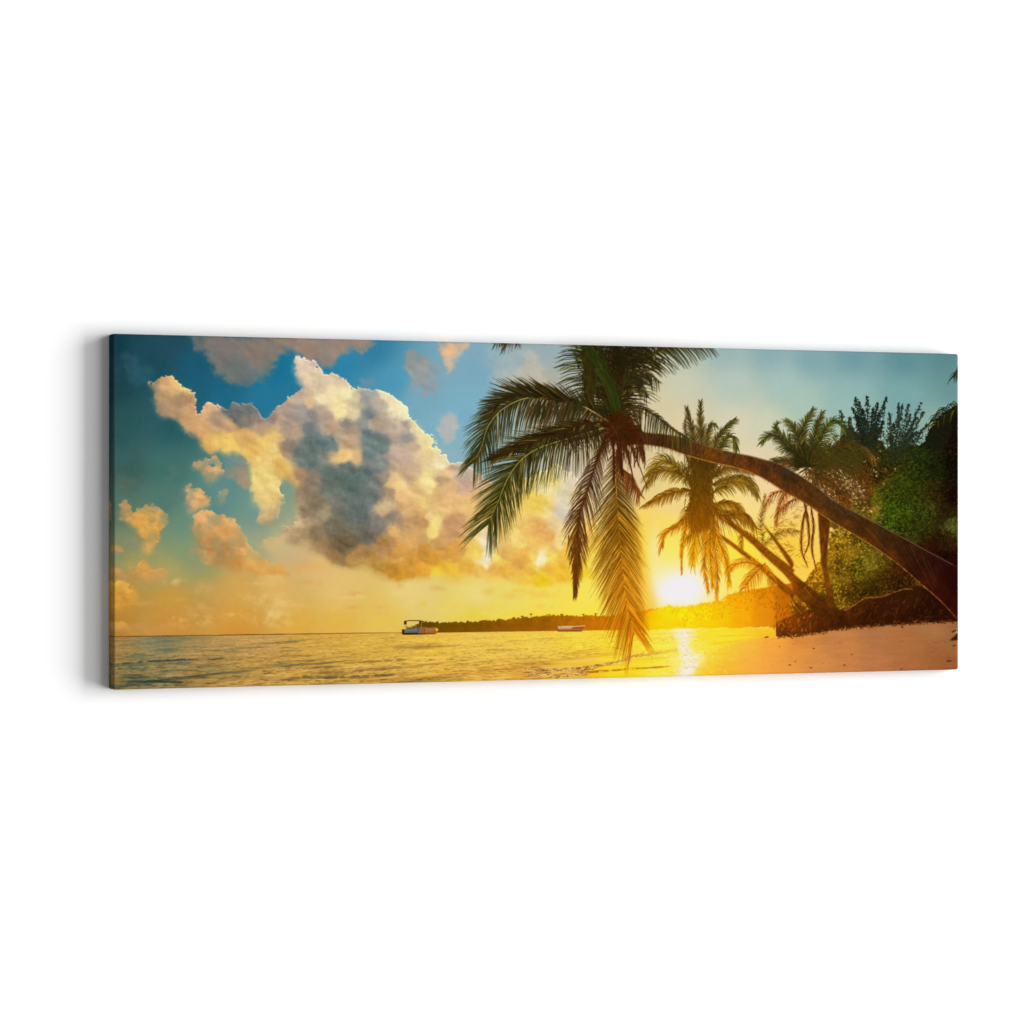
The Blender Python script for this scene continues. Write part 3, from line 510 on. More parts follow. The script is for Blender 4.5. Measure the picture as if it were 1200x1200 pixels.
for x, y, r in sp:
    for k in range(7):
        c = lerp((238, 210, 160), (250, 205, 90), np.clip((y - 555) / 80, 0, 1)); dx, dy = random.gauss(0, r * .42), random.gauss(0, r * .42)
        stroke([(x + dx, y + dy), (x + dx + random.gauss(0, .6), y + dy + random.gauss(0, .5))], random.uniform(.5, 1) * r * .42, .4, c, .8)
# feathery tall trees against the sky
def feather(base, tips, seed, col=(34, 42, 30), dn=105, ws=4.6):
    r = random.Random(seed)
    for tx, ty in tips:
        n = int(dn * 1.9); bx, by = base[0] + (tx - base[0]) * .25, base[1]
        R = spline([(bx, by), ((bx + tx) / 2 + r.uniform(-2, 2), (by + ty) / 2), (tx, ty)], 20)
        stroke(R[::2], .9, .4, tuple(v * .8 for v in col), .9)
        for k in range(n):
            t = r.random() ** .9; p = R[int(t * 19)]; wd = ws * (1.12 - t) * 1.25 + .6
            x = p[0] + r.gauss(0, wd * .55); y = p[1] + r.gauss(0, wd * .5); a = math.radians(r.uniform(-150, -30)); L = r.uniform(.6, 1.5)
            c = tuple(v * r.uniform(.6, 1.4) for v in col)
            stroke([(x, y), (x + L * math.cos(a), y + L * math.sin(a))], r.uniform(.9, 1.6), .5, c, .95)
feather((1018, 522), T('E1', [(470,420),(495,450),(550,415),(450,500),(620,460),(680,420),(590,500),(520,500),(640,520),(480,560),(660,590)]), 1)
feather((1044, 534), T('E1', [(760,455),(830,465),(920,455),(785,470),(700,530),(935,520),(880,560),(960,605),(840,540),(730,600),(890,660)]), 2, (42, 52, 38), 92, 4.2)
feather((1000, 520), T('E1', [(370,515),(430,560),(400,640),(450,640)]), 3, (50, 54, 34), 80, 5)
feather((1100, 520), T('E1', [(975,640),(1020,585),(1060,545),(1110,515),(1155,495),(950,730)]), 4, (28, 32, 18), 110, 6)
dabs(1500, (1000, 500, 1085, 545), None, 1.2, lambda x, y: .65 if (y > 512 + 6 * math.sin(x * .3)) else .18, (.5, 1.2))
# palm tip at the right edge
frond(T('E1', [(1330,160),(1220,230),(1165,265),(1130,300)]), 26, 9, 17, (40, 44, 34), (52, 56, 36), (50, 30), (75, 40), .9, 1.2)
frond(T('E1', [(1330,420),(1220,500),(1120,520),(1040,570),(1000,620)]), 36, 10, 26, (26, 24, 12), (36, 36, 16), (60, 40), (80, 60), .9, 1.4)
# leaf blades reading as sprays of green
for k in range(420):
    x, y = random.choice([(random.gauss(1062, 22), random.gauss(575, 12)), (random.gauss(1075, 14), random.gauss(560, 14)), (random.gauss(1055, 22), random.gauss(596, 8)), (random.gauss(1020, 18), random.gauss(655, 12))])
    i = int((y - Y0) * S); j = int((x - X0) * S)
    if not (0 <= i < NY and 0 <= j < NX) or x > 1121: continue
    c = tuple(np.clip(vegf[i, j] * random.uniform(.7, 1.45), 0, 255)); a = math.radians(random.gauss(150, 28)); L = random.uniform(2, 4)
    stroke([(x, y), (x + L * .6 * math.cos(a), y - L * .6 * math.sin(a)), (x + L * math.cos(a), y - L * math.sin(a) + 1)], 1.1, .3, c, .75)

# ---- mound with dry roots, at the foot of the trees ------------------
mound = T('E2', [(-60,890),(-60,800),(60,740),(200,700),(340,722),(420,700),(500,645),(560,625),(650,622),(740,590),(800,570),(900,552),(1000,600),(1250,700),(1250,790),(900,800),(650,815),(400,835),(200,868),(60,885)])
m = bil(gauss(poly(mound), 1.2), GX + 1.2 * W2x, GY + 1.2 * W2y)
MD = T('E2', [(0,850,150,70,10),(60,760,170,78,8),(150,820,135,62,12),(250,750,112,50,10),(350,790,98,42,10),(450,730,104,46,12),(500,680,112,54,14),(560,780,80,32,8),(700,700,82,36,10),(700,780,78,30,8),(850,620,84,40,10),(900,720,68,26,8),(1050,740,64,20,6),(1140,780,60,18,6),(1000,650,60,24,8)])
mc = field(MD, 1.8, 8) * .80 * (.95 + .22 * W2x + .12 * W1y)[..., None]
mix(img, mc, sm(.3, .7, m))
for k in range(1300):
    x, y = random.uniform(915, 1120), random.uniform(690, 738)
    i = int((y - Y0) * S); j = int((x - X0) * S)
    if m[i, j] < .7: continue
    c = tuple(np.clip(mc[i, j] * random.uniform(.6, 1.5), 0, 255)); a = random.gauss(2.2, .5); L = random.uniform(1, 3.5)
    stroke([(x, y), (x + L * math.cos(a), y + L * math.sin(a) * .6)], .7, .3, c, .7)
edge = spline(T('E2', [(400,715),(450,690),(500,655),(540,632),(600,628),(660,620),(720,598),(800,572),(850,572)]), 120)
for k in range(260):
    p = edge[random.randrange(120)]; L = random.uniform(1, 3.6); a = random.gauss(2.4, .7)
    stroke([p, (p[0] + L * math.cos(a), p[1] + L * math.sin(a) * .7)], .7, .3, (168 * random.uniform(.7, 1.15), 88, 34), .7)

BE = np.array(T('E2', [(-60,890),(60,885),(200,866),(400,835),(650,815),(900,800),(1150,788)]))
for k in range(620):      # litter, roots and grass tufts break the foot of the bank
    x = random.uniform(912, 1118); y = np.interp(x, BE[:, 0], BE[:, 1]) + random.gauss(0, 1.2); L = random.uniform(1, 4); a = random.gauss(0, .6) if random.random() < .85 else random.gauss(-1.57, .6); L *= .75
    c = random.choice([(92, 40, 12), (70, 28, 8), (120, 64, 22), (60, 24, 8), (150, 88, 40)])
    stroke([(x, y), (x + L * math.cos(a), y + L * math.sin(a) * .8)], random.uniform(.7, 1.6), .4, c, .7)
for k in range(130):      # light dry roots
    x = random.uniform(925, 1110); y = random.uniform(698, 732); a = random.gauss(2.1, .6); L = random.uniform(3, 9)
    if m[int((y - Y0) * S), int((x - X0) * S)] < .8: continue
    stroke([(x, y), (x + L * .5 * math.cos(a) + random.gauss(0, .6), y + L * .5 * math.sin(a)), (x + L * math.cos(a), y + L * math.sin(a))], .7, .3, (150, 84, 34), .5)
for k in range(160):
    x = random.uniform(906, 950); y = random.uniform(706, 740); L = random.uniform(2, 6); a = random.gauss(-1.4, .4)
    stroke([(x, y), (x + L * math.cos(a), y + L * math.sin(a))], 1.1, .3, random.choice([(150, 74, 10), (118, 56, 10), (196, 116, 20)]), .7)
# ---- second and third palm, background trunks ------------------------
GO = (150, 84, 8); GD = (112, 64, 12)
def trunk(up, lo, cps, ridge=None, n=60):
    a = spline(up, n); b = spline(lo, n)[::-1]
    pp = [tuple(p) for p in np.vstack([a, b])]; win = window(pp, 6)
    m = gauss(poly(pp, win), .45 * S); c = field(cps, 1.7, 6, win=win)
    gx = GX[win]; gy = GY[win]; u = (gx * .78 + gy * .62); v = (gy * .78 - gx * .62)
    c = c * (1 + .20 * fbm(u / 2.0, v / 7, 600, 4, .7) + .14 * fbm(u / 14, v / 1.8, 620, 3, .6) + .14 * fbm(u / 9, v / 6, 640, 3, .6))[..., None]
    mix(img[win], c * np.array([.86, .95, .95], np.float32), np.clip(m * 1.05, 0, 1))
TC = T('D2', [(650,40,140,74,10),(900,230,150,74,10),(1100,380,152,76,8),(1200,520,165,78,8),(760,260,170,84,8),(950,420,172,86,8)]) + T('E2', [(0,470,150,72,10),(120,560,132,62,10),(250,650,104,48,10),(330,720,94,42,10)])
trunk(T('D2', [(630,30),(700,60),(900,200),(1060,330),(1200,440)]) + T('E2', [(60,470),(180,570),(290,650),(400,740)]),
      T('D2', [(650,60),(720,110),(880,235),(1000,350),(1180,520)]) + T('E2', [(60,600),(160,690),(230,760),(260,800)]), TC)
trunk(T('D2', [(670,190),(750,230),(950,380),(1120,520),(1200,600)]) + T('E2', [(60,650),(140,700)]), T('D2', [(680,215),(800,300),(950,420),(1080,540),(1200,660)]) + T('E2', [(60,700),(100,760)]), TC)
trunk(T('D2', [(975,115),(1060,210),(1140,310),(1200,400)]) + T('E2', [(40,470),(100,560)]), T('D2', [(985,130),(1060,240),(1120,330),(1190,450)]) + T('E2', [(0,470),(60,560)]), TC)
VT = T('E2', [(250,80,112,52,10),(270,300,124,60,12),(280,500,138,70,16),(310,680,120,58,12)])
trunk(T('E2', [(225,40),(228,200),(245,400),(270,560),(285,700)]), T('E2', [(300,40),(296,200),(280,400),(310,560),(340,700)]), VT)
stroke(T('E2', [(20,610),(70,690),(110,740)]), .7, .5, (235, 150, 50), .6); stroke(T('E2', [(130,560),(180,630)]), .7, .4, (225, 150, 60), .5); stroke(T('E2', [(60,430),(95,470)]), .9, .5, (250, 200, 90), .7)

UPP = [(930, 553), (945, 562), (960, 573), (980, 588.5), (1007, 603), (1051, 626), (1086, 646)]
# third palm (behind the trunk, right)
OL = (64, 58, 20); OL2 = (84, 84, 38)
k3 = T('E1', [(140, 880)])[0]
def P3(o, *q): return [k3] + T(o, q)
for args in ((('E1', (130,760),(120,640),(190,510)), 14, 13, OL, OL2), (('E1', (100,740),(60,640),(10,585)), 13, 13, OL, OL2), (('E1', (60,780),(-20,700),(-110,690),(-160,740)), 9, 14, OL, OL2), (('E1', (180,740),(220,620),(250,530)), 12, 12, OL, OL2),
             (('E1', (220,740),(300,600),(370,600),(390,660)), 12, 14, (60,66,20), (80,90,30)), (('E1', (260,800),(400,750),(520,780),(600,850)), 12, 14, (70,60,18), (110,74,24)), (('E1', (60,800),(-10,740),(-60,640),(-50,600)), 11, 11, OL, OL2),
             (('E1', (220,870),(380,880),(500,940),(560,1060)), 13, 15, (84,56,14), (140,74,20)), (('E1', (40,860),(-60,860),(-140,890),(-190,860)), 10, 9, (80,62,24), (96,80,38)), (('E1', (180,940),(300,1000),(400,1120),(430,1220)), 12, 13, (100,60,14), (150,80,20))):
    (o, *q), la, lb, c0, c1 = args
    frond(P3(o, *q), 52, la * 1.25, lb * 1.25, tuple(v * .8 for v in c0), c1, (55, 25), (55, 25), .30, 1.35, rib=lerp(c0, (40, 30, 10), .4), rw=1.3)
for args in (('D1', [(1290,1020),(1150,1060),(1060,1080),(1000,1180)], 10, 8), ('D2', [(1300,-60),(1200,-20),(1100,60),(1080,150)], 8, 8), ('E1', [(120,900),(20,880),(-100,900),(-200,880)], 6, 9), ('E1', [(130,960),(40,1020),(-20,1120),(-60,1230)], 8, 9)):
    frond(T(args[0], args[1]), 30, args[2], args[3], (130, 66, 14), (160, 84, 24), (50, 30), (50, 30), .6, 1.0, rib=(110, 52, 10), rw=1.2)
for pts in ([(150,0),(120,120),(110,300),(150,420)], [(170,0),(190,150),(180,300),(210,450)], [(120,-60),(150,100),(160,250),(130,340)], [(240,-80),(230,80),(260,200),(250,350)]):
    frond(T('E2', pts), 30, 6, 6, (110, 50, 14), (150, 70, 14), (25, 15), (25, 15), .5, 1.0, rib=(96, 42, 10), rw=1.2)
for k in range(90):   # thin twigs in the bright gap
    x, y = random.uniform(902, 945), random.uniform(585, 665); a = random.uniform(-.9, .6); L = random.uniform(3, 9)
    stroke([(x, y), (x + L * .5 * math.cos(a), y + L * .5 * math.sin(a) + random.gauss(0, .6)), (x + L * math.cos(a), y + L * math.sin(a))], .8, .3, (150, 96, 30), .75)
for k in range(60):
    x, y = random.uniform(892, 930), random.uniform(610, 650); L = random.uniform(3, 8); a = random.gauss(.4, .5)
    stroke([(x, y), (x + L * math.cos(a), y + L * math.sin(a))], 1.1, .3, (168, 104, 20), .7)

for k in range(900):      # dense heart of the third palm
    a = random.gauss(-1.45, .75); r0 = random.uniform(0, 16); L = random.uniform(6, 15); x = 948 + r0 * math.cos(a); y = 547 + r0 * math.sin(a)
    c = random.choice([(52, 46, 14), (64, 56, 16), (40, 38, 12), (82, 74, 26)])
    stroke([(x, y), (x + L * math.cos(a), y + L * math.sin(a) + .8)], 1.5, .4, c, .85)
for k in range(900):      # crossing sprays to its right
    x = random.uniform(955, 1008); y = random.gauss(535 + (x - 955) * .1, 13); a = random.gauss(.35, .5); L = random.uniform(3, 10)
    c = lerp((70, 66, 18), random.choice([(104, 68, 18), (78, 72, 20), (54, 50, 16)]), random.random())
    stroke([(x, y), (x + L * math.cos(a), y + L * math.sin(a))], 1.2, .3, c, .75)
for k in range(700):
    x = random.uniform(950, 1020); y = random.gauss(560 + (x - 950) * .35, 12); a = random.gauss(.7, .5); L = random.uniform(3, 9)
    if y > np.interp(x, [u_[0] for u_ in UPP], [u_[1] for u_ in UPP]) + 4: continue
    c = random.choice([(104, 58, 16), (84, 56, 16), (66, 48, 16), (128, 74, 22)])
    stroke([(x, y), (x + L * math.cos(a), y + L * math.sin(a))], 1.2, .3, c, .7)
# second palm: crown in front of the sun
k2 = (824, 566)
G1 = (84, 62, 14); G2 = (110, 84, 24); G3 = (150, 96, 14)
def P2(o, *q): return [k2] + T(o, q)
def A2_(*q): return list(q)
HB = []
for pts, la, lb, c0, c1, gg in (
    (A2_((822,560),(816,525),(810,500),(805,478)), 13, 12, G1, (74,70,34), .1), (A2_((824,560),(822,520),(821,495),(821,471)), 13, 13, G1, (70,66,32), .1), (A2_((826,560),(828,520),(833,497),(838,498)), 12, 14, G1, (84,78,36), .4),
    (A2_((820,560),(808,528),(803,500),(804,488)), 9, 9, (84,66,40), (104,92,66), .5), (A2_((828,560),(838,520),(850,502),(862,491)), 15, 15, G1, (80,76,30), .3), (A2_((830,555),(845,523),(856,510),(864,526)), 12, 16, (74,64,14), (84,80,26), .5),
    (A2_((816,566),(800,553),(777,540),(760,556)), 12, 24, (104,80,14), (136,108,34), .55), (A2_((816,566),(796,556),(772,552),(757,570)), 10, 20, (110,82,14), (140,104,30), .7), (A2_((812,574),(790,577),(772,584),(756,592)), 9, 16, (120,78,12), (150,92,18), .6),
    (A2_((832,562),(848,550),(862,548),(882,554)), 12, 10, (104,70,18), (120,84,26), .4), (A2_((832,570),(852,562),(876,562),(888,582)), 14, 10, (104,76,16), (124,94,28), .6), (A2_((834,578),(848,570),(862,564),(884,572)), 14, 12, (120,84,14), (136,100,30), .6),
    (A2_((832,590),(848,600),(866,602),(882,614)), 14, 12, (130,78,12), (140,86,14), .7), (A2_((830,596),(846,590),(862,592),(876,608)), 12, 12, (130,84,12), (150,96,14), .6),
    (P2('D2', (560,60),(430,150),(340,200),(320,290)), 8, 18, (150,90,10), (200,120,10), .6), (P2('D2', (500,100),(470,200),(450,330),(452,470)), 6, 7, (170,100,8), (200,120,6), .2), (P2('D2', (560,100),(540,220),(530,330),(525,410)), 18, 17, (160,100,6), (208,146,8), .5),
    (P2('D2', (620,150),(610,300),(600,430),(630,590)), 12, 11, (150,86,6), (200,126,8), .3), (P2('D2', (650,150),(670,300),(690,450),(685,640)), 12, 12, (146,82,6), (196,122,8), .3), (P2('D2', (640,150),(640,300),(650,450),(660,560)), 12, 12, (156,92,6), (206,136,8), .3), (P2('D2', (660,130),(700,250),(750,400),(768,550)), 13, 13, (156,90,6), (206,136,8), .4),
    (P2('D2', (600,40),(500,60),(440,130),(400,150)), 10, 16, (136,84,10), (160,100,10), .5), (P2('D2', (600,60),(560,150),(500,220),(470,260)), 12, 14, (146,92,8), (176,116,8), .5),
    (P2('D2', (680,60),(780,80),(880,70),(950,160)), 8, 18, (120,70,12), (140,90,14), .7)):
    frond(pts, 60, la * 1.05, lb * 1.05, c0, c1, (50, 22), (50, 22), gg, 1.3, rib=lerp(c0, (120, 60, 10), .5), rw=1.4, jit=.2)
for k in range(1500):      # thick heart of the crown, dead sheaths hanging down
    y = random.uniform(530, 612); wd = np.interp(y, [530, 550, 575, 600, 612], [13, 12, 10, 11, 9]); x = 821 + random.gauss(0, wd * .55) + (y - 570) * -.05; L = random.uniform(4, 11); a = random.gauss(1.5, .45)
    c = lerp((84, 60, 14), (136, 80, 6), (y - 530) / 80); v = random.uniform(.84, 1.16); L *= 1.7
    stroke([(x, y), (x + L * math.cos(a), y + L * math.sin(a))], 1.5, .5, tuple(q * v for q in c), .85)
frond(T('D2', [(1000,440),(920,400),(830,400),(770,450)]), 30, 6, 18, (170, 96, 8), (200, 120, 8), (60, 40), (70, 40), .8, 1.0, rib=(150, 80, 8), rw=1.4)
frond(T('D2', [(1010,400),(960,450),(900,520),(870,570)]), 30, 12, 16, (160, 88, 8), (190, 110, 8), (60, 40), (60, 40), .6, 1.0, rib=(150, 80, 8), rw=1.4)
frond(T('D2', [(1000,400),(1040,470),(1060,540),(1070,580)]), 24, 9, 9, (170, 96, 8), (190, 110, 8), (50, 30), (50, 30), .5, 1.0)
frond(T('D2', [(1000,300),(950,240),(860,200),(850,330)]), 26, 8, 8, (140, 80, 10), (160, 90, 10), (50, 30), (50, 30), .5, 1.0)
frond(T('D2', [(1010,300),(980,160),(990,60),(1010,-60)]), 30, 9, 9, (120, 76, 16), (130, 90, 24), (50, 30), (50, 30), .3, 1.0)
frond(T('D2', [(1000,300),(1060,220),(1150,180),(1250,190)]), 30, 9, 11, (120, 76, 16), (150, 100, 24), (50, 30), (50, 30), .4, .9)

# ---- the great leaning trunk ----------------------------------------
UP = [(731, 500), (755, 506.5), (780, 509), (800, 513), (820, 520), (840, 526), (860, 530.5), (880, 534.5), (900, 540), (915, 545), (930, 553), (945, 562), (960, 573), (980, 588.5)] + T('E2', [(500,75),(750,208),(950,318),(1200,450),(1260,480)])
LO = [(731, 522), (755, 521), (780, 525), (800, 532), (820, 538), (840, 543), (860, 547.5), (880, 554), (900, 564), (920, 577), (943, 589.5)] + T('E2', [(300,112),(550,262),(750,402),(900,530),(1050,662),(1160,785),(1200,840)])
MT = (T('D1', [(100,700,88,32,10),(250,700,112,50,18),(250,740,100,38,12),(420,740,108,56,20),(560,770,112,62,24),(640,830,138,70,14),(700,830,128,62,16),(760,800,104,62,28),(900,870,112,58,22),(900,920,140,62,16),(1050,920,92,52,26),(1080,980,138,64,18),(1170,980,78,44,22)]) +
      T('E1', [(20,940,84,58,34),(60,1060,132,66,22),(200,1080,96,58,26),(150,1130,128,62,16),(320,1150,88,56,30)]) + T('E2', [(300,40,100,56,22),(250,60,138,70,14),(430,60,86,58,32),(400,160,128,60,10),(520,160,98,52,16),(560,240,118,58,12),(650,170,82,50,24),(700,260,88,46,16),(720,360,118,52,12),(800,330,76,30,12),(820,290,70,36,18),(900,420,62,22,10),(950,500,84,28,12),(1000,380,58,22,12),(1050,600,78,20,10),(1100,480,54,12,8),(1120,700,70,14,10),(1150,560,48,8,6)]))
trunk(UP, LO, MT, n=160)
us = spline(UP, 200); ls = spline(LO, 200)
stroke(us[28:185:2], .8, .9, (128, 118, 98), .45)
for k in range(150, 186): stroke(us[k:k + 2], .5, .5, (150, 120, 90), .35)
for k in range(20, 186):
    t = k / 200
    c = lerp((225, 150, 50), (190, 120, 60), t); stroke(ls[k:k + 2] + np.array([0, -.15]), .9, .9, c, .35 + .5 * random.random())
for k in range(95):       # leaf scars crossing the trunk
    t = int(6 + 188 * (k + random.random() * .7) / 95); a_ = us[t]; b_ = ls[min(199, t + 3)]; dark = random.random() < .65
    f0 = random.uniform(0, .35); f1 = random.uniform(.6, 1)
    pts_ = [tuple(a_ * (1 - f) + b_ * f + np.array([random.gauss(0, .25) - 1.2 * math.sin(3.1 * f), random.gauss(0, .2)])) for f in np.linspace(f0, f1, 5)]
    stroke(pts_, random.uniform(.5, 1.2), .4, (52, 24, 8) if dark else (150, 92, 44), .34 if dark else .26)
for k in range(900):      # cracks of the bark
    t = random.randrange(8, 196); f = random.random(); p = us[t] * (1 - f) + ls[t] * f; d = ls[t] - us[t]; d /= np.hypot(*d); L = random.uniform(1, 4.5)
    i = int((p[1] - Y0) * S); j = int((p[0] - X0) * S)
    if not (0 <= i < NY and 0 <= j < NX): continue
    c = tuple(np.clip(img[i, j] * random.choice([.68, .8, 1.2, 1.3]), 0, 255))
    q = p + d * L; stroke([p, (q[0] - .5, q[1])], .8, .3, c, .55)
for p in T('E2', [(820,340),(850,360),(790,345)]): stroke([p, (p[0] + 6, p[1] + 1.5)], 1.6, .6, (52, 24, 10), .7)
stroke(T('E2', [(1120,860),(1150,845),(1180,820)]), 1.4, 1, (60, 22, 8), .9); fill(T('E2', [(1100,918),(1140,885),(1160,850),(1200,840),(1200,905),(1130,918)]), (62, 24, 8), .95)
for p in T('E2', [(1148,845),(1150,862),(1142,870)]): stroke([p, (p[0] + 2, p[1] - 1.5)], .7, .5, (240, 205, 140), .9)
stroke(T('E2', [(1152,700),(1150,800),(1160,850)]), 1.0, 1.0, (60, 20, 8), .8)

# ---- the great palm crown ---------------------------------------------
k1 = (722, 500)
D0 = (38, 34, 10); DK = (52, 40, 14); GR = (62, 68, 16); YL = (190, 150, 60)
def P1(*parts):
    out = [k1]
    for o, q in parts: out += T(o, q)
    return out
# fronds leaving the top of the print
frond(P1(('C1', [(1100,420),(1010,250),(940,110),(900,-60)])), 75, 48, 30, (50,34,10), (40,44,14), (62,45), (60,40), .25, 1.7, rib=(70,66,28), rw=2.6, cs=(58,80,24))
frond(P1(('C1', [(1140,400),(1080,240),(1000,120),(930,0)])), 70, 40, 26, (40,40,12), (44,60,18), (50,34), (50,30), .35, 1.6, rib=(60,72,26), rw=3.4, cs=(60,90,26))
frond(P1(('C1', [(1120,440),(1080,320),(990,250),(960,330),(960,560)])), 60, 18, 18, (44,34,10), (52,42,14), (40,25), (40,25), .4, 1.4, rib=(70,52,16), rw=2.2)
frond(P1(('C1', [(1190,380),(1180,200),(1140,80),(1100,-60)])), 70, 34, 34, (44,26,8), (34,34,12), (55,40), (55,40), .3, 1.7, rib=(64,40,14), rw=2.4)
frond(P1(('D1', [(30,400),(50,220),(120,110),(300,30)])), 80, 24, 50, (66,36,12), (34,34,12), (60,40), (72,50), .35, 1.7, rib=(84,56,22), rw=3, cs=(54,54,20))
frond(P1(('D1', [(20,420),(60,280),(180,180),(330,110),(480,90),(640,80)])), 90, 16, 34, (60,40,14), (44,44,16), (60,40), (62,46), .25, 1.5, rib=(80,56,24), rw=2.4, cs=(60,60,24))
frond(P1(('D1', [(30,460),(80,320),(120,300),(170,340),(220,430)])), 46, 12, 18, (60,44,18), (50,50,24), (40,30), (45,30), .5, 1.3, rib=(76,54,22), rw=1.8)
frond(P1(('D1', [(40,480),(60,360),(100,290),(200,260),(300,330)])), 50, 10, 22, (56,42,16), (50,50,22), (50,30), (60,40), .5, 1.3, rib=(76,54,22), rw=1.8)
for k in range(700):
    x, y = random.gauss(716, 14), random.uniform(405, 500)
    sp_ = 6 + (500 - y) * .26; x = random.gauss(712 + (500 - y) * .02, sp_)
    if abs(x - 712) > 1.5 * sp_: continue
    a = math.atan2(500 - y, 721 - x) + math.pi + random.gauss(0, .35); L = random.uniform(4, 13)
    c = random.choice([(40,30,10), (58,36,10), (48,54,16), (34,38,12), (74,52,16), (60,72,22)])
    stroke([(x, y), (x + L * math.cos(a), y + L * math.sin(a))], 1.7, .4, c, .8)
fill(T('C1', [(900,60),(1210,60),(1210,330),(1150,290),(1060,230),(950,130)]), (40, 30, 10), .55, 3)
fill(T('D1', [(-20,80),(270,80),(190,210),(90,240),(20,220)]), (34, 30, 10), .55, 3)
# tip of a frond hanging from the top edge
for k in range(60):
    x = 588 + random.uniform(-4, 22); a = math.radians(random.gauss(100 if x > 598 else 120, 18)); L = random.uniform(5, 17) * (1 - abs(x - 597) / 30)
    stroke([(x, 394), (x + L * .6 * math.cos(a), 396 + L * .6), (x + L * math.cos(a) - 1, 401 + L)], 1.3, .3, random.choice([(70,60,24), (50,44,20), (120,84,60)]), .9)
for k in range(16):
    x = random.uniform(610, 650); stroke([(x, 396), (x + 3, 403 + random.uniform(0, 2))], .8, .3, (90, 90, 70), .7)
gb = spline([(686, 404), (696, 420), (708, 440), (718, 462), (725, 492)], 60)
for k in range(520):      # close set green blade seen edge-on, and the olive one beside it
    if k % 5 < 3: t = random.random() ** .8; p = gb[int(t * 50)]; q = gb[min(59, int(t * 50) + 9)]; o = random.gauss(0, 4.4 - 1.5 * t); c = random.choice([(48, 66, 16), (38, 54, 14), (64, 80, 22), (70, 60, 16)])
    else: y = random.uniform(408, 482); p = (689 + (y - 408) * .04, y); q = (p[0] + .5, y + 9); o = random.gauss(0, 3.4); c = random.choice([(62, 46, 12), (70, 62, 18), (46, 44, 12)])
    stroke([(p[0] + o, p[1]), (q[0] + o * .9, q[1])], 1.5, .5, c, .8)
# F7: frond bowing right over the trunk
frond(P1(('D1', [(70,540),(150,502),(260,545),(380,640),(510,720)])), 66, 8, 26, (60,36,14), (54,58,24), (50,30), (88,50), .7, 1.3, rib=(74,52,22), rw=3, cs=(84,80,36), gL=.2)
frond(P1(('D1', [(90,620),(150,640),(170,700),(200,860)])), 34, 10, 10, (84,36,12), (90,50,22), (40,20), (40,20), .6, 1.2)
# F1: upper left arching frond
frond(P1(('C1', [(1050,560),(950,500),(850,465),(640,432),(500,452),(370,530),(290,640),(255,760),(200,870)])), 190, 34, 42, (54,32,10), (74,66,20), (96,22), (36,24), .12, 1.2, rib=(190,170,110), rw=1.3, cs=(46,60,20), jit=.1, prof=([0,.15,.35,.6,.8,1],[.35,.7,1.05,1.0,.9,.62]), gL=.55, gR=.12)
frond(T('C1', [(940,490),(850,462),(640,425),(500,420),(380,470),(300,560)]), 110, 8, 42, (50,30,10), (60,48,14), (30,20), (26,20), .0, 1.4, rib=(60,40,14), rw=1.8, cs=(40,50,16), jit=.15)
for k in range(150):    # drooping threads behind it
    x = random.uniform(620, 685); y = 468 + random.uniform(0, 16); L = random.uniform(10, 27) * (1.15 - (x - 620) / 200); 
    stroke([(x, y), (x - L * .18, y + L * .6), (x - L * .28, y + L)], 1.3, .3, random.choice([(58,42,14), (74,56,24), (46,50,16), (90,70,36)]), .85)
# F2: long frond to the lower left
frond(P1(('C1', [(1060,640),(900,690),(740,735),(600,790),(500,870),(420,990),(370,1120)]), ('C2', [(330,60),(300,140)])), 200, 50, 52, (48,34,10), (70,64,18), (88,18), (36,34), .1, 1.2, rib=(165,160,72), rw=1.5, cs=(58,78,20), jit=.1, prof=([0,.2,.4,.6,.8,1],[.5,.85,1,.95,.9,.85]), gL=.15, gR=.1)
frond(T('C1', [(1060,600),(900,618),(740,680),(590,738),(440,800),(330,850)]), 110, 14, 38, (50,30,10), (58,40,12), (60,30), (24,18), .1, 1.4, rib=(66,38,12), rw=2.2, cs=(56,62,20))
stroke(spline(T('C1', [(1090,610),(1000,600),(900,622),(760,680)]), 12), 2.4, 1.4, (74, 36, 12), .95); stroke(spline(T('C1', [(1090,650),(1000,690),(880,720)]), 10), 2.6, 1.4, (70, 34, 12), .95)
for k in range(90):
    x = random.uniform(655, 700); y = 500 + (700 - x) * .22; L = random.uniform(10, 26)
    stroke([(x, y), (x - 1 + L * .3, y + L * .6), (x + L * .45, y + L)], 1.2, .3, (60, 42, 18), .75)
# F3: narrow hanging frond
frond(P1(('C1', [(1090,720),(1030,850),(985,980),(940,1130)]), ('C2', [(905,100),(895,350),(878,620)])), 120, 32, 30, (62,36,14), (92,50,10), (52,14), (52,14), .35, 1.15, rib=(84,42,14), rw=2.2, cs=(110,70,30), prof=([0,.15,.3,.6,.8,1],[.1,.4,1,.95,.55,.2]))
for k in range(160):
    t = random.random(); x = 675 + random.gauss(0, 3.5 * (1 - t) + .6) + (1 - t) * 1; y = 625 + t * 65; L = random.uniform(5, 14)
    stroke([(x, y), (x + random.gauss(0, 1), y + L)], 1.4, .4, tuple(v * random.uniform(.8, 1.3) for v in (102, 54, 12)), .8)
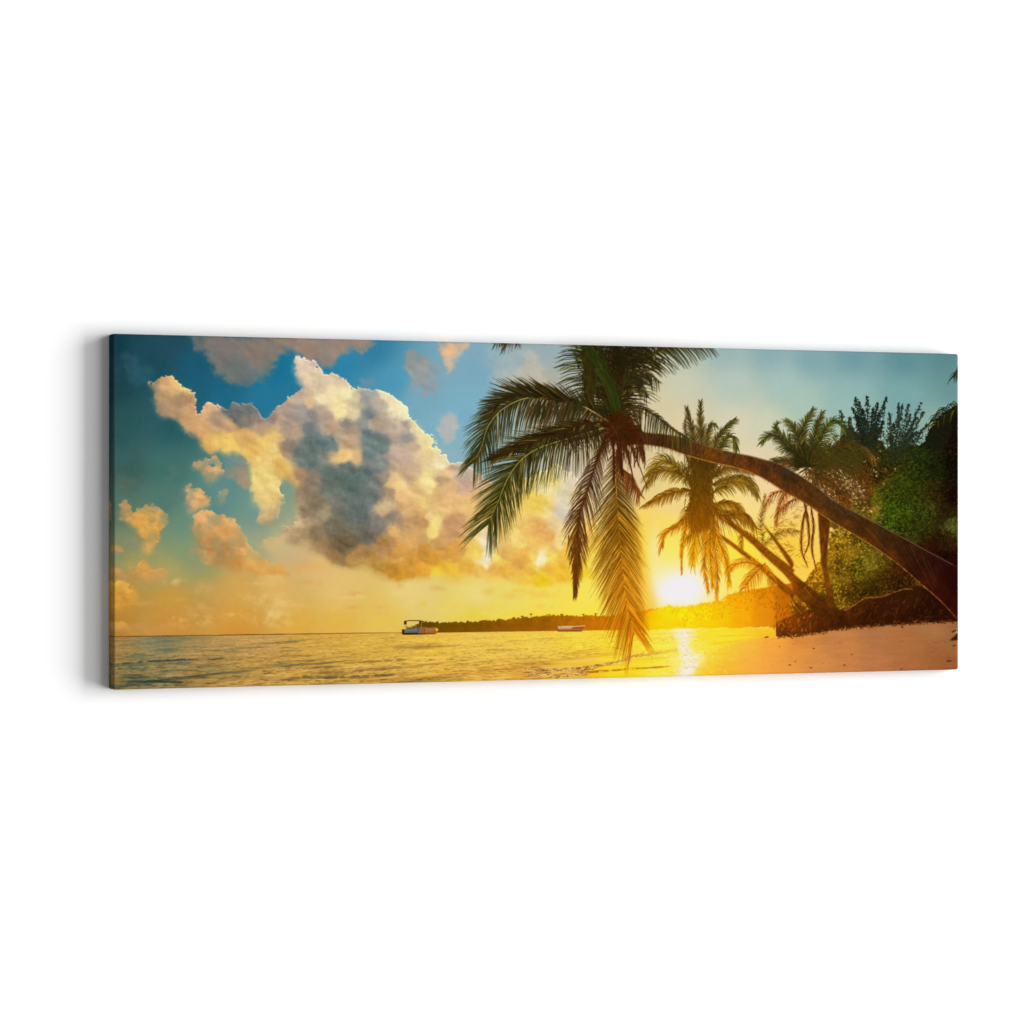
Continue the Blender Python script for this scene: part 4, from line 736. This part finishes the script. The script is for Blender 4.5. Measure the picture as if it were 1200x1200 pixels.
# F4: the great hanging frond
F4 = [(722, 512), (721, 540), (722, 571), (727, 636), (731, 680), (736, 715), (743, 742)]
fill([(724,600),(745,612),(756,650),(764,690),(770,712),(764,728),(756,742),(750,752),(740,744),(732,690)], (232, 158, 12), .5, 3.5)
fill([(722,560),(712,610),(704,650),(704,690),(714,720),(726,745),(738,752),(734,715),(728,650)], (160, 96, 10), .4, 3.5)
fill([(722,545),(712,590),(712,630),(726,640),(745,632),(740,590),(728,550)], (92, 60, 14), .45, 3.5)
frond(F4[::1], 150, 46, 58, (58,42,12), (180,100,6), (50,24), (54,26), .10, 1.05, rib=(206,160,84), rw=.9, cs=(140,96,16), prof=([0,.12,.3,.5,.8,1],[0,.3,.85,1,1,.8]), jit=.12)
frond(F4[2:], 90, 46, 58, (92,62,12), (196,114,8), (44,22), (46,24), .12, .9, cs=(226,170,40), prof=([0,.2,.5,.8,1],[.7,1,1,.95,.8]), jit=.14, op=.9)
frond([(722, 530), (727, 548), (738, 560), (750, 580)], 60, 12, 24, (70,38,12), (124,62,20), (30,20), (62,36), .15, 1.0, cs=(150,70,26), prof=([0,.2,.4,1],[.2,.6,1,.7]))
# stalks and heart of the crown
for pts, w in ((T('C1', [(1090,680),(1040,800),(1020,860)]), 2.4), (T('C1', [(1130,700),(1140,850),(1140,1000)]), 3.6), (T('C1', [(1180,700),(1190,850),(1200,960)]), 3.4), (T('D1', [(20,740),(40,860),(48,960)]), 3), (T('D1', [(70,740),(90,820),(110,900),(130,1000)]), 2.6), (T('D1', [(110,760),(170,900),(220,1040)]), 1.6), (T('C1', [(1075,660),(1080,740),(1100,860)]), 2.0), (T('D1', [(190,770),(205,840),(200,910)]), 1.6), (T('D1', [(150,760),(150,830),(130,900)]), 1.6)):
    stroke(spline(pts, 10), w, w * .5, (76, 32, 10), .95)
fill([(708, 492), (722, 484), (735, 486), (748, 502), (750, 514), (738, 522), (726, 525), (716, 516), (710, 504)], (70, 32, 8), .8, 2.6)
for k in range(330):
    x, y = random.gauss(725, 7), random.gauss(502, 8); a = math.atan2(y - 502, x - 722) + random.gauss(0, .4); L = random.uniform(4, 13)
    stroke([(x, y), (x + L * math.cos(a), y + L * math.sin(a))], 1.5, .4, tuple(v * random.uniform(.65, 1.3) for v in (72, 36, 8)), .7)
for k in range(60):
    x, y = random.uniform(722, 752), random.uniform(518, 530); L = random.uniform(6, 24)
    stroke([(x, y), (x + random.gauss(1.5, 2), y + L)], 1.4, .4, (84, 42, 16), .8)

# ---- warm veil of the backlight over everything near the sun ------------
d = np.hypot((GX - SUNX) / 1.25, (GY - SUNY - 8))
lum = img.mean(-1)
dark = 1 - sm(120, 225, lum)
veil = np.exp(-(d / 78) ** 1.7)
v2 = np.exp(-(np.hypot((GX - 800) / 1.5, GY - 700) / 128) ** 2)
add = (np.array([150, 92, 0], np.float32) * (veil * dark * .24)[..., None] + np.array([74, 22, -6], np.float32) * (v2 * dark * .08)[..., None])
img += add
lum = img.mean(-1, keepdims=True)
img = img * (.80 + .20 * sm(20, 120, lum))          # deep blacks of the print
img = np.clip(img, 0, 245)
img[..., 2] = np.clip(img[..., 2], 4, 245)
WORLD, INK = .25, .84

# ====================================================================
# THE SCENE: a stretched canvas print on a white studio wall
# ====================================================================
import bpy, bmesh
from mathutils import Vector
sc = bpy.context.scene
# photograph geometry: canvas 1.40 x 0.50 m seen obliquely, camera level with its middle
F = 3712.0                     # focal length in photo pixels (photo is 1200 wide)
H, W, DEPTH, GAP = .50, 1.40, .018, .001
zL, zR = F * H / 417.6, F * H / 370.0
A = np.array([(132.3 - 600) * zL / F, zL]); B = np.array([(1123.6 - 600) * zR / F, zR])
u = (B - A) / np.linalg.norm(B - A); W = float(np.linalg.norm(B - A))
nrm = np.array([u[1], -u[0]])              # horizontal normal towards the camera
print('canvas width', W, 'angle', math.degrees(math.atan2(u[1], u[0])))
ang = math.atan2(u[1], u[0])
# world frame: the wall is the plane y = 0, x runs along it, +z up; the canvas centre is at x = 0
mid = (A + B) / 2
def to_world(p):                            # camera-centred plan point -> wall frame
    d = np.asarray(p) - mid
    return np.array([d @ u, -(d @ nrm)])    # y grows away from the camera
FRONT = -(DEPTH + GAP)
cam_xy = to_world((0, 0)); cam_xy[1] += FRONT
CZ = 1.5
root = bpy.data.objects.new('canvas_print', None); sc.collection.objects.link(root)
root.location = (0, 0, CZ - H / 2); root.empty_display_size = .1
root['label'] = 'wide panoramic canvas print of palms leaning over a sunset beach, on white wall'
root['category'] = 'canvas print'

def new_mat(name):
    m = bpy.data.materials.new(name); m.use_nodes = True
    return m, m.node_tree, m.node_tree.nodes['Principled BSDF']

# printed fabric: ink comes from the mesh's colour layer, the weave is procedural
mat, nt, bs = new_mat('printed_fabric')
ca = nt.nodes.new('ShaderNodeVertexColor'); ca.layer_name = 'ink'
tc = nt.nodes.new('ShaderNodeTexCoord')
def wave(axis, freq):
    w = nt.nodes.new('ShaderNodeTexWave'); w.wave_type = 'BANDS'; w.bands_direction = axis
    w.inputs['Scale'].default_value = freq; w.inputs['Distortion'].default_value = .6; w.inputs['Detail'].default_value = 1
    nt.links.new(tc.outputs['Object'], w.inputs['Vector']); return w
wx, wz = wave('X', 330), wave('Z', 330)
mx = nt.nodes.new('ShaderNodeMath'); mx.operation = 'MAXIMUM'
nt.links.new(wx.outputs['Fac'], mx.inputs[0]); nt.links.new(wz.outputs['Fac'], mx.inputs[1])
bp = nt.nodes.new('ShaderNodeBump'); bp.inputs['Strength'].default_value = .1; bp.inputs['Distance'].default_value = .0002
nt.links.new(mx.outputs[0], bp.inputs['Height']); nt.links.new(bp.outputs['Normal'], bs.inputs['Normal'])
nt.links.new(ca.outputs['Color'], bs.inputs['Base Color'])
bs.inputs['Roughness'].default_value = .75; bs.inputs['Specular IOR Level'].default_value = 0

lin = np.clip(img / 255.0, 0, 1)
lin = np.where(lin > .04045, ((lin + .055) / 1.055) ** 2.4, lin / 12.92) * INK
lin = np.where(lin > .0031308, 1.055 * np.maximum(lin, 1e-6) ** (1 / 2.4) - .055, lin * 12.92)
def ink_at(px, py):
    c = bil(lin.astype(np.float32), np.asarray(px, np.float32), np.asarray(py, np.float32))
    return np.clip(c, 0, 1)
def art(X, Z):
    """canvas coordinates (metres, from the lower left corner of the print) -> artwork units"""
    P = A[None] + X.reshape(-1, 1) * u[None]
    px = 600 + F * P[:, 0] / P[:, 1]; py = 599.7 - F * (Z.reshape(-1) - H / 2) / P[:, 1]
    return px.reshape(X.shape), py.reshape(X.shape)
R = .0036
def fold(v):
    """roll the sheet softly over the edges of the stretcher; v in wall frame relative to the root"""
    q = v.copy()
    inner = np.stack([np.clip(v[:, 0], -W / 2 + R, W / 2 - R), np.maximum(v[:, 1], FRONT + R), np.clip(v[:, 2], R, H - R)], 1)
    d = v - inner; n = np.linalg.norm(d, axis=1, keepdims=True)
    k = n[:, 0] > 1e-9
    q[k] = inner[k] + d[k] / n[k] * R
    return q
def sheet(name, V, Ccol, nx, ny, flip=False):
    me = bpy.data.meshes.new(name)
    nv = nx * ny; me.vertices.add(nv); me.vertices.foreach_set('co', V.astype(np.float32).ravel())
    i = np.arange(nv).reshape(ny, nx); q = np.stack([i[:-1, :-1], i[:-1, 1:], i[1:, 1:], i[1:, :-1]], -1).reshape(-1, 4)
    if flip: q = q[:, ::-1]
    me.loops.add(q.size); me.loops.foreach_set('vertex_index', q.ravel().astype(np.int32))
    me.polygons.add(len(q)); me.polygons.foreach_set('loop_start', (np.arange(len(q)) * 4).astype(np.int32))
    me.update(calc_edges=True); me.polygons.foreach_set('use_smooth', np.ones(len(q), bool))
    at = me.color_attributes.new('ink', 'BYTE_COLOR', 'POINT')
    buf = np.ones((nv, 4), np.float32); buf[:, :3] = Ccol.reshape(-1, 3); at.data.foreach_set('color_srgb', buf.ravel())
    me.materials.append(mat); me.validate()
    o = bpy.data.objects.new(name, me); sc.collection.objects.link(o); o.parent = root
    return o
nx, ny = 1560, 640
# columns follow the photograph's sampling so detail is even along the print
xs = np.linspace(0, W, nx); zs = np.linspace(0, H, ny)
XX, ZZ = np.meshgrid(xs, zs)
px, py = art(XX, ZZ)
col = ink_at(px, py)
edge = np.minimum(np.minimum(XX, W - XX), np.minimum(ZZ, H - ZZ))
fold_highlight = (np.clip(1 - (XX - .0015) / .0032, 0, 1) * (XX < .006))[..., None] * .17      # edge highlight of the left fold, painted into the ink colour
col = col * (1 - fold_highlight) + np.array([.66, .72, .74]) * fold_highlight
V = np.stack([XX.ravel() - W / 2, np.full(XX.size, FRONT), ZZ.ravel()], 1)
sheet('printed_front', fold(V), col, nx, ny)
# wrapped edges: the picture is mirrored round the sides
def wrap(name, a_fixed, side):
    m = 10
    ds = np.linspace(0, DEPTH, m)
    if side in 'LR':
        DD, ZE = np.meshgrid(ds, zs); X = np.full(DD.shape, -W / 2 if side == 'L' else W / 2)
        src = .0015 + DD if side == 'L' else W - .0015 - DD
        c = ink_at(*art(src, ZE)); v = np.stack([X.ravel(), (FRONT + DD).ravel(), ZE.ravel()], 1)
        return sheet(name, fold(v), c, m, ny, side == 'L')
    XE, DD = np.meshgrid(xs[::4], ds); Z = np.full(DD.shape, H if side == 'T' else 0.0)
    src = H - .0015 - DD if side == 'T' else .0015 + DD
    c = ink_at(*art(XE, src)); v = np.stack([XE.ravel() - W / 2, (FRONT + DD).ravel(), Z.ravel()], 1)
    return sheet(name, fold(v), c, len(xs[::4]), m, side == 'B')
for s_, lab in (('L', 'left wrapped side of the canvas, dark and turned away from the light'), ('R', None), ('T', None), ('B', None)):
    o = wrap('wrapped_edge', 0, s_)
    if lab: o['label'] = lab

# pine stretcher bars behind the fabric, resting on the wall
wm, wnt, wbs = new_mat('pine_wood')
wn = wnt.nodes.new('ShaderNodeTexNoise'); wn.inputs['Scale'].default_value = 8; wn.inputs['Detail'].default_value = 6
wmp = wnt.nodes.new('ShaderNodeMapping'); wmp.inputs['Scale'].default_value = (1, 14, 14); wtc = wnt.nodes.new('ShaderNodeTexCoord')
wr = wnt.nodes.new('ShaderNodeValToRGB'); wr.color_ramp.elements[0].color = (.42, .27, .13, 1); wr.color_ramp.elements[1].color = (.62, .45, .26, 1)
wnt.links.new(wtc.outputs['Object'], wmp.inputs[0]); wnt.links.new(wmp.outputs[0], wn.inputs['Vector']); wnt.links.new(wn.outputs['Fac'], wr.inputs[0]); wnt.links.new(wr.outputs[0], wbs.inputs['Base Color'])
def bar(x0, x1, z0, z1):
    bm = bmesh.new(); bmesh.ops.create_cube(bm, size=1)
    for v in bm.verts: v.co = Vector(((x0 + x1) / 2 + v.co.x * (x1 - x0), (-.001 + FRONT + .003) / 2 + v.co.y * (-.001 - FRONT - .003), (z0 + z1) / 2 + v.co.z * (z1 - z0)))
    bmesh.ops.bevel(bm, geom=bm.edges[:], offset=.0008, segments=2, affect='EDGES')
    me = bpy.data.meshes.new('stretcher_bar'); bm.to_mesh(me); bm.free(); me.materials.append(wm)
    o = bpy.data.objects.new('stretcher_bar', me); sc.collection.objects.link(o); o.parent = root
t = .004; b = .035
bar(-W / 2 + t, W / 2 - t, t, b); bar(-W / 2 + t, W / 2 - t, H - b, H - t); bar(-W / 2 + t, -W / 2 + b, b + .0005, H - b - .0005); bar(W / 2 - b, W / 2 - t, b + .0005, H - b - .0005)

# the wall ------------------------------------------------------------
pm, pnt, pbs = new_mat('white_wall_paint')
pn = pnt.nodes.new('ShaderNodeTexNoise'); pn.inputs['Scale'].default_value = 240; pn.inputs['Detail'].default_value = 4
pb = pnt.nodes.new('ShaderNodeBump'); pb.inputs['Strength'].default_value = .04; pb.inputs['Distance'].default_value = .0005
ptc = pnt.nodes.new('ShaderNodeTexCoord'); pnt.links.new(ptc.outputs['Object'], pn.inputs['Vector'])
pnt.links.new(pn.outputs['Fac'], pb.inputs['Height']); pnt.links.new(pb.outputs['Normal'], pbs.inputs['Normal'])
pbs.inputs['Base Color'].default_value = (.93, .93, .93, 1); pbs.inputs['Roughness'].default_value = .9; pbs.inputs['Specular IOR Level'].default_value = 0
bm = bmesh.new(); bmesh.ops.create_cube(bm, size=1)
for v in bm.verts: v.co = Vector((v.co.x * 12, .1 + v.co.y * .2, 1.5 + v.co.z * 6))
me = bpy.data.meshes.new('wall'); bm.to_mesh(me); bm.free(); me.materials.append(pm)
wl = bpy.data.objects.new('wall', me); sc.collection.objects.link(wl)
wl['kind'] = 'structure'; wl['label'] = 'plain bright white wall behind the canvas print'

# camera --------------------------------------------------------------
cd = bpy.data.cameras.new('camera'); cam = bpy.data.objects.new('camera', cd); sc.collection.objects.link(cam); sc.camera = cam
cd.sensor_width = 36; cd.lens = 36 * F / 1200; cd.clip_end = 100; cd.clip_start = .05
cd.shift_y = -.3 / 1200
cam.location = (cam_xy[0], cam_xy[1], CZ)
fwd = to_world((0, 1)) - to_world((0, 0))       # camera's forward in the wall frame
cam.rotation_euler = (math.radians(90), 0, math.atan2(-fwd[0], fwd[1]))

# light: one broad softbox raking in from the right, white studio surround --
wd = bpy.data.worlds.new('World'); sc.world = wd; wd.use_nodes = True
bg = wd.node_tree.nodes['Background']; bg.inputs[0].default_value = (1, 1, 1, 1); bg.inputs[1].default_value = WORLD
def softbox(name, loc, target, sx, sy, power):
    ld = bpy.data.lights.new(name, 'AREA'); ld.shape = 'RECTANGLE'; ld.size = sx; ld.size_y = sy; ld.energy = power
    o = bpy.data.objects.new(name, ld); sc.collection.objects.link(o); o.location = loc
    o.rotation_euler = (Vector(target) - Vector(loc)).to_track_quat('-Z', 'Y').to_euler(); return o
for nm, el, w_, p_ in (('softbox_low', 18, 12.3, 30800), ('softbox_high', 44, 21.0, 5500)):
    e = math.radians(el); dk = 35.0
    softbox(nm, (dk * math.cos(e), -dk * math.sin(e), CZ + .2), (0, 0, CZ), w_, 34.0, p_)
sc.render.engine = 'CYCLES'
sc.render.resolution_x = sc.render.resolution_y = 1024
vs = sc.view_settings; vs.view_transform = 'Standard'; vs.look = 'None'; vs.exposure = 0; vs.gamma = 1; vs.use_curve_mapping = False
sc.cycles.diffuse_bounces = 4
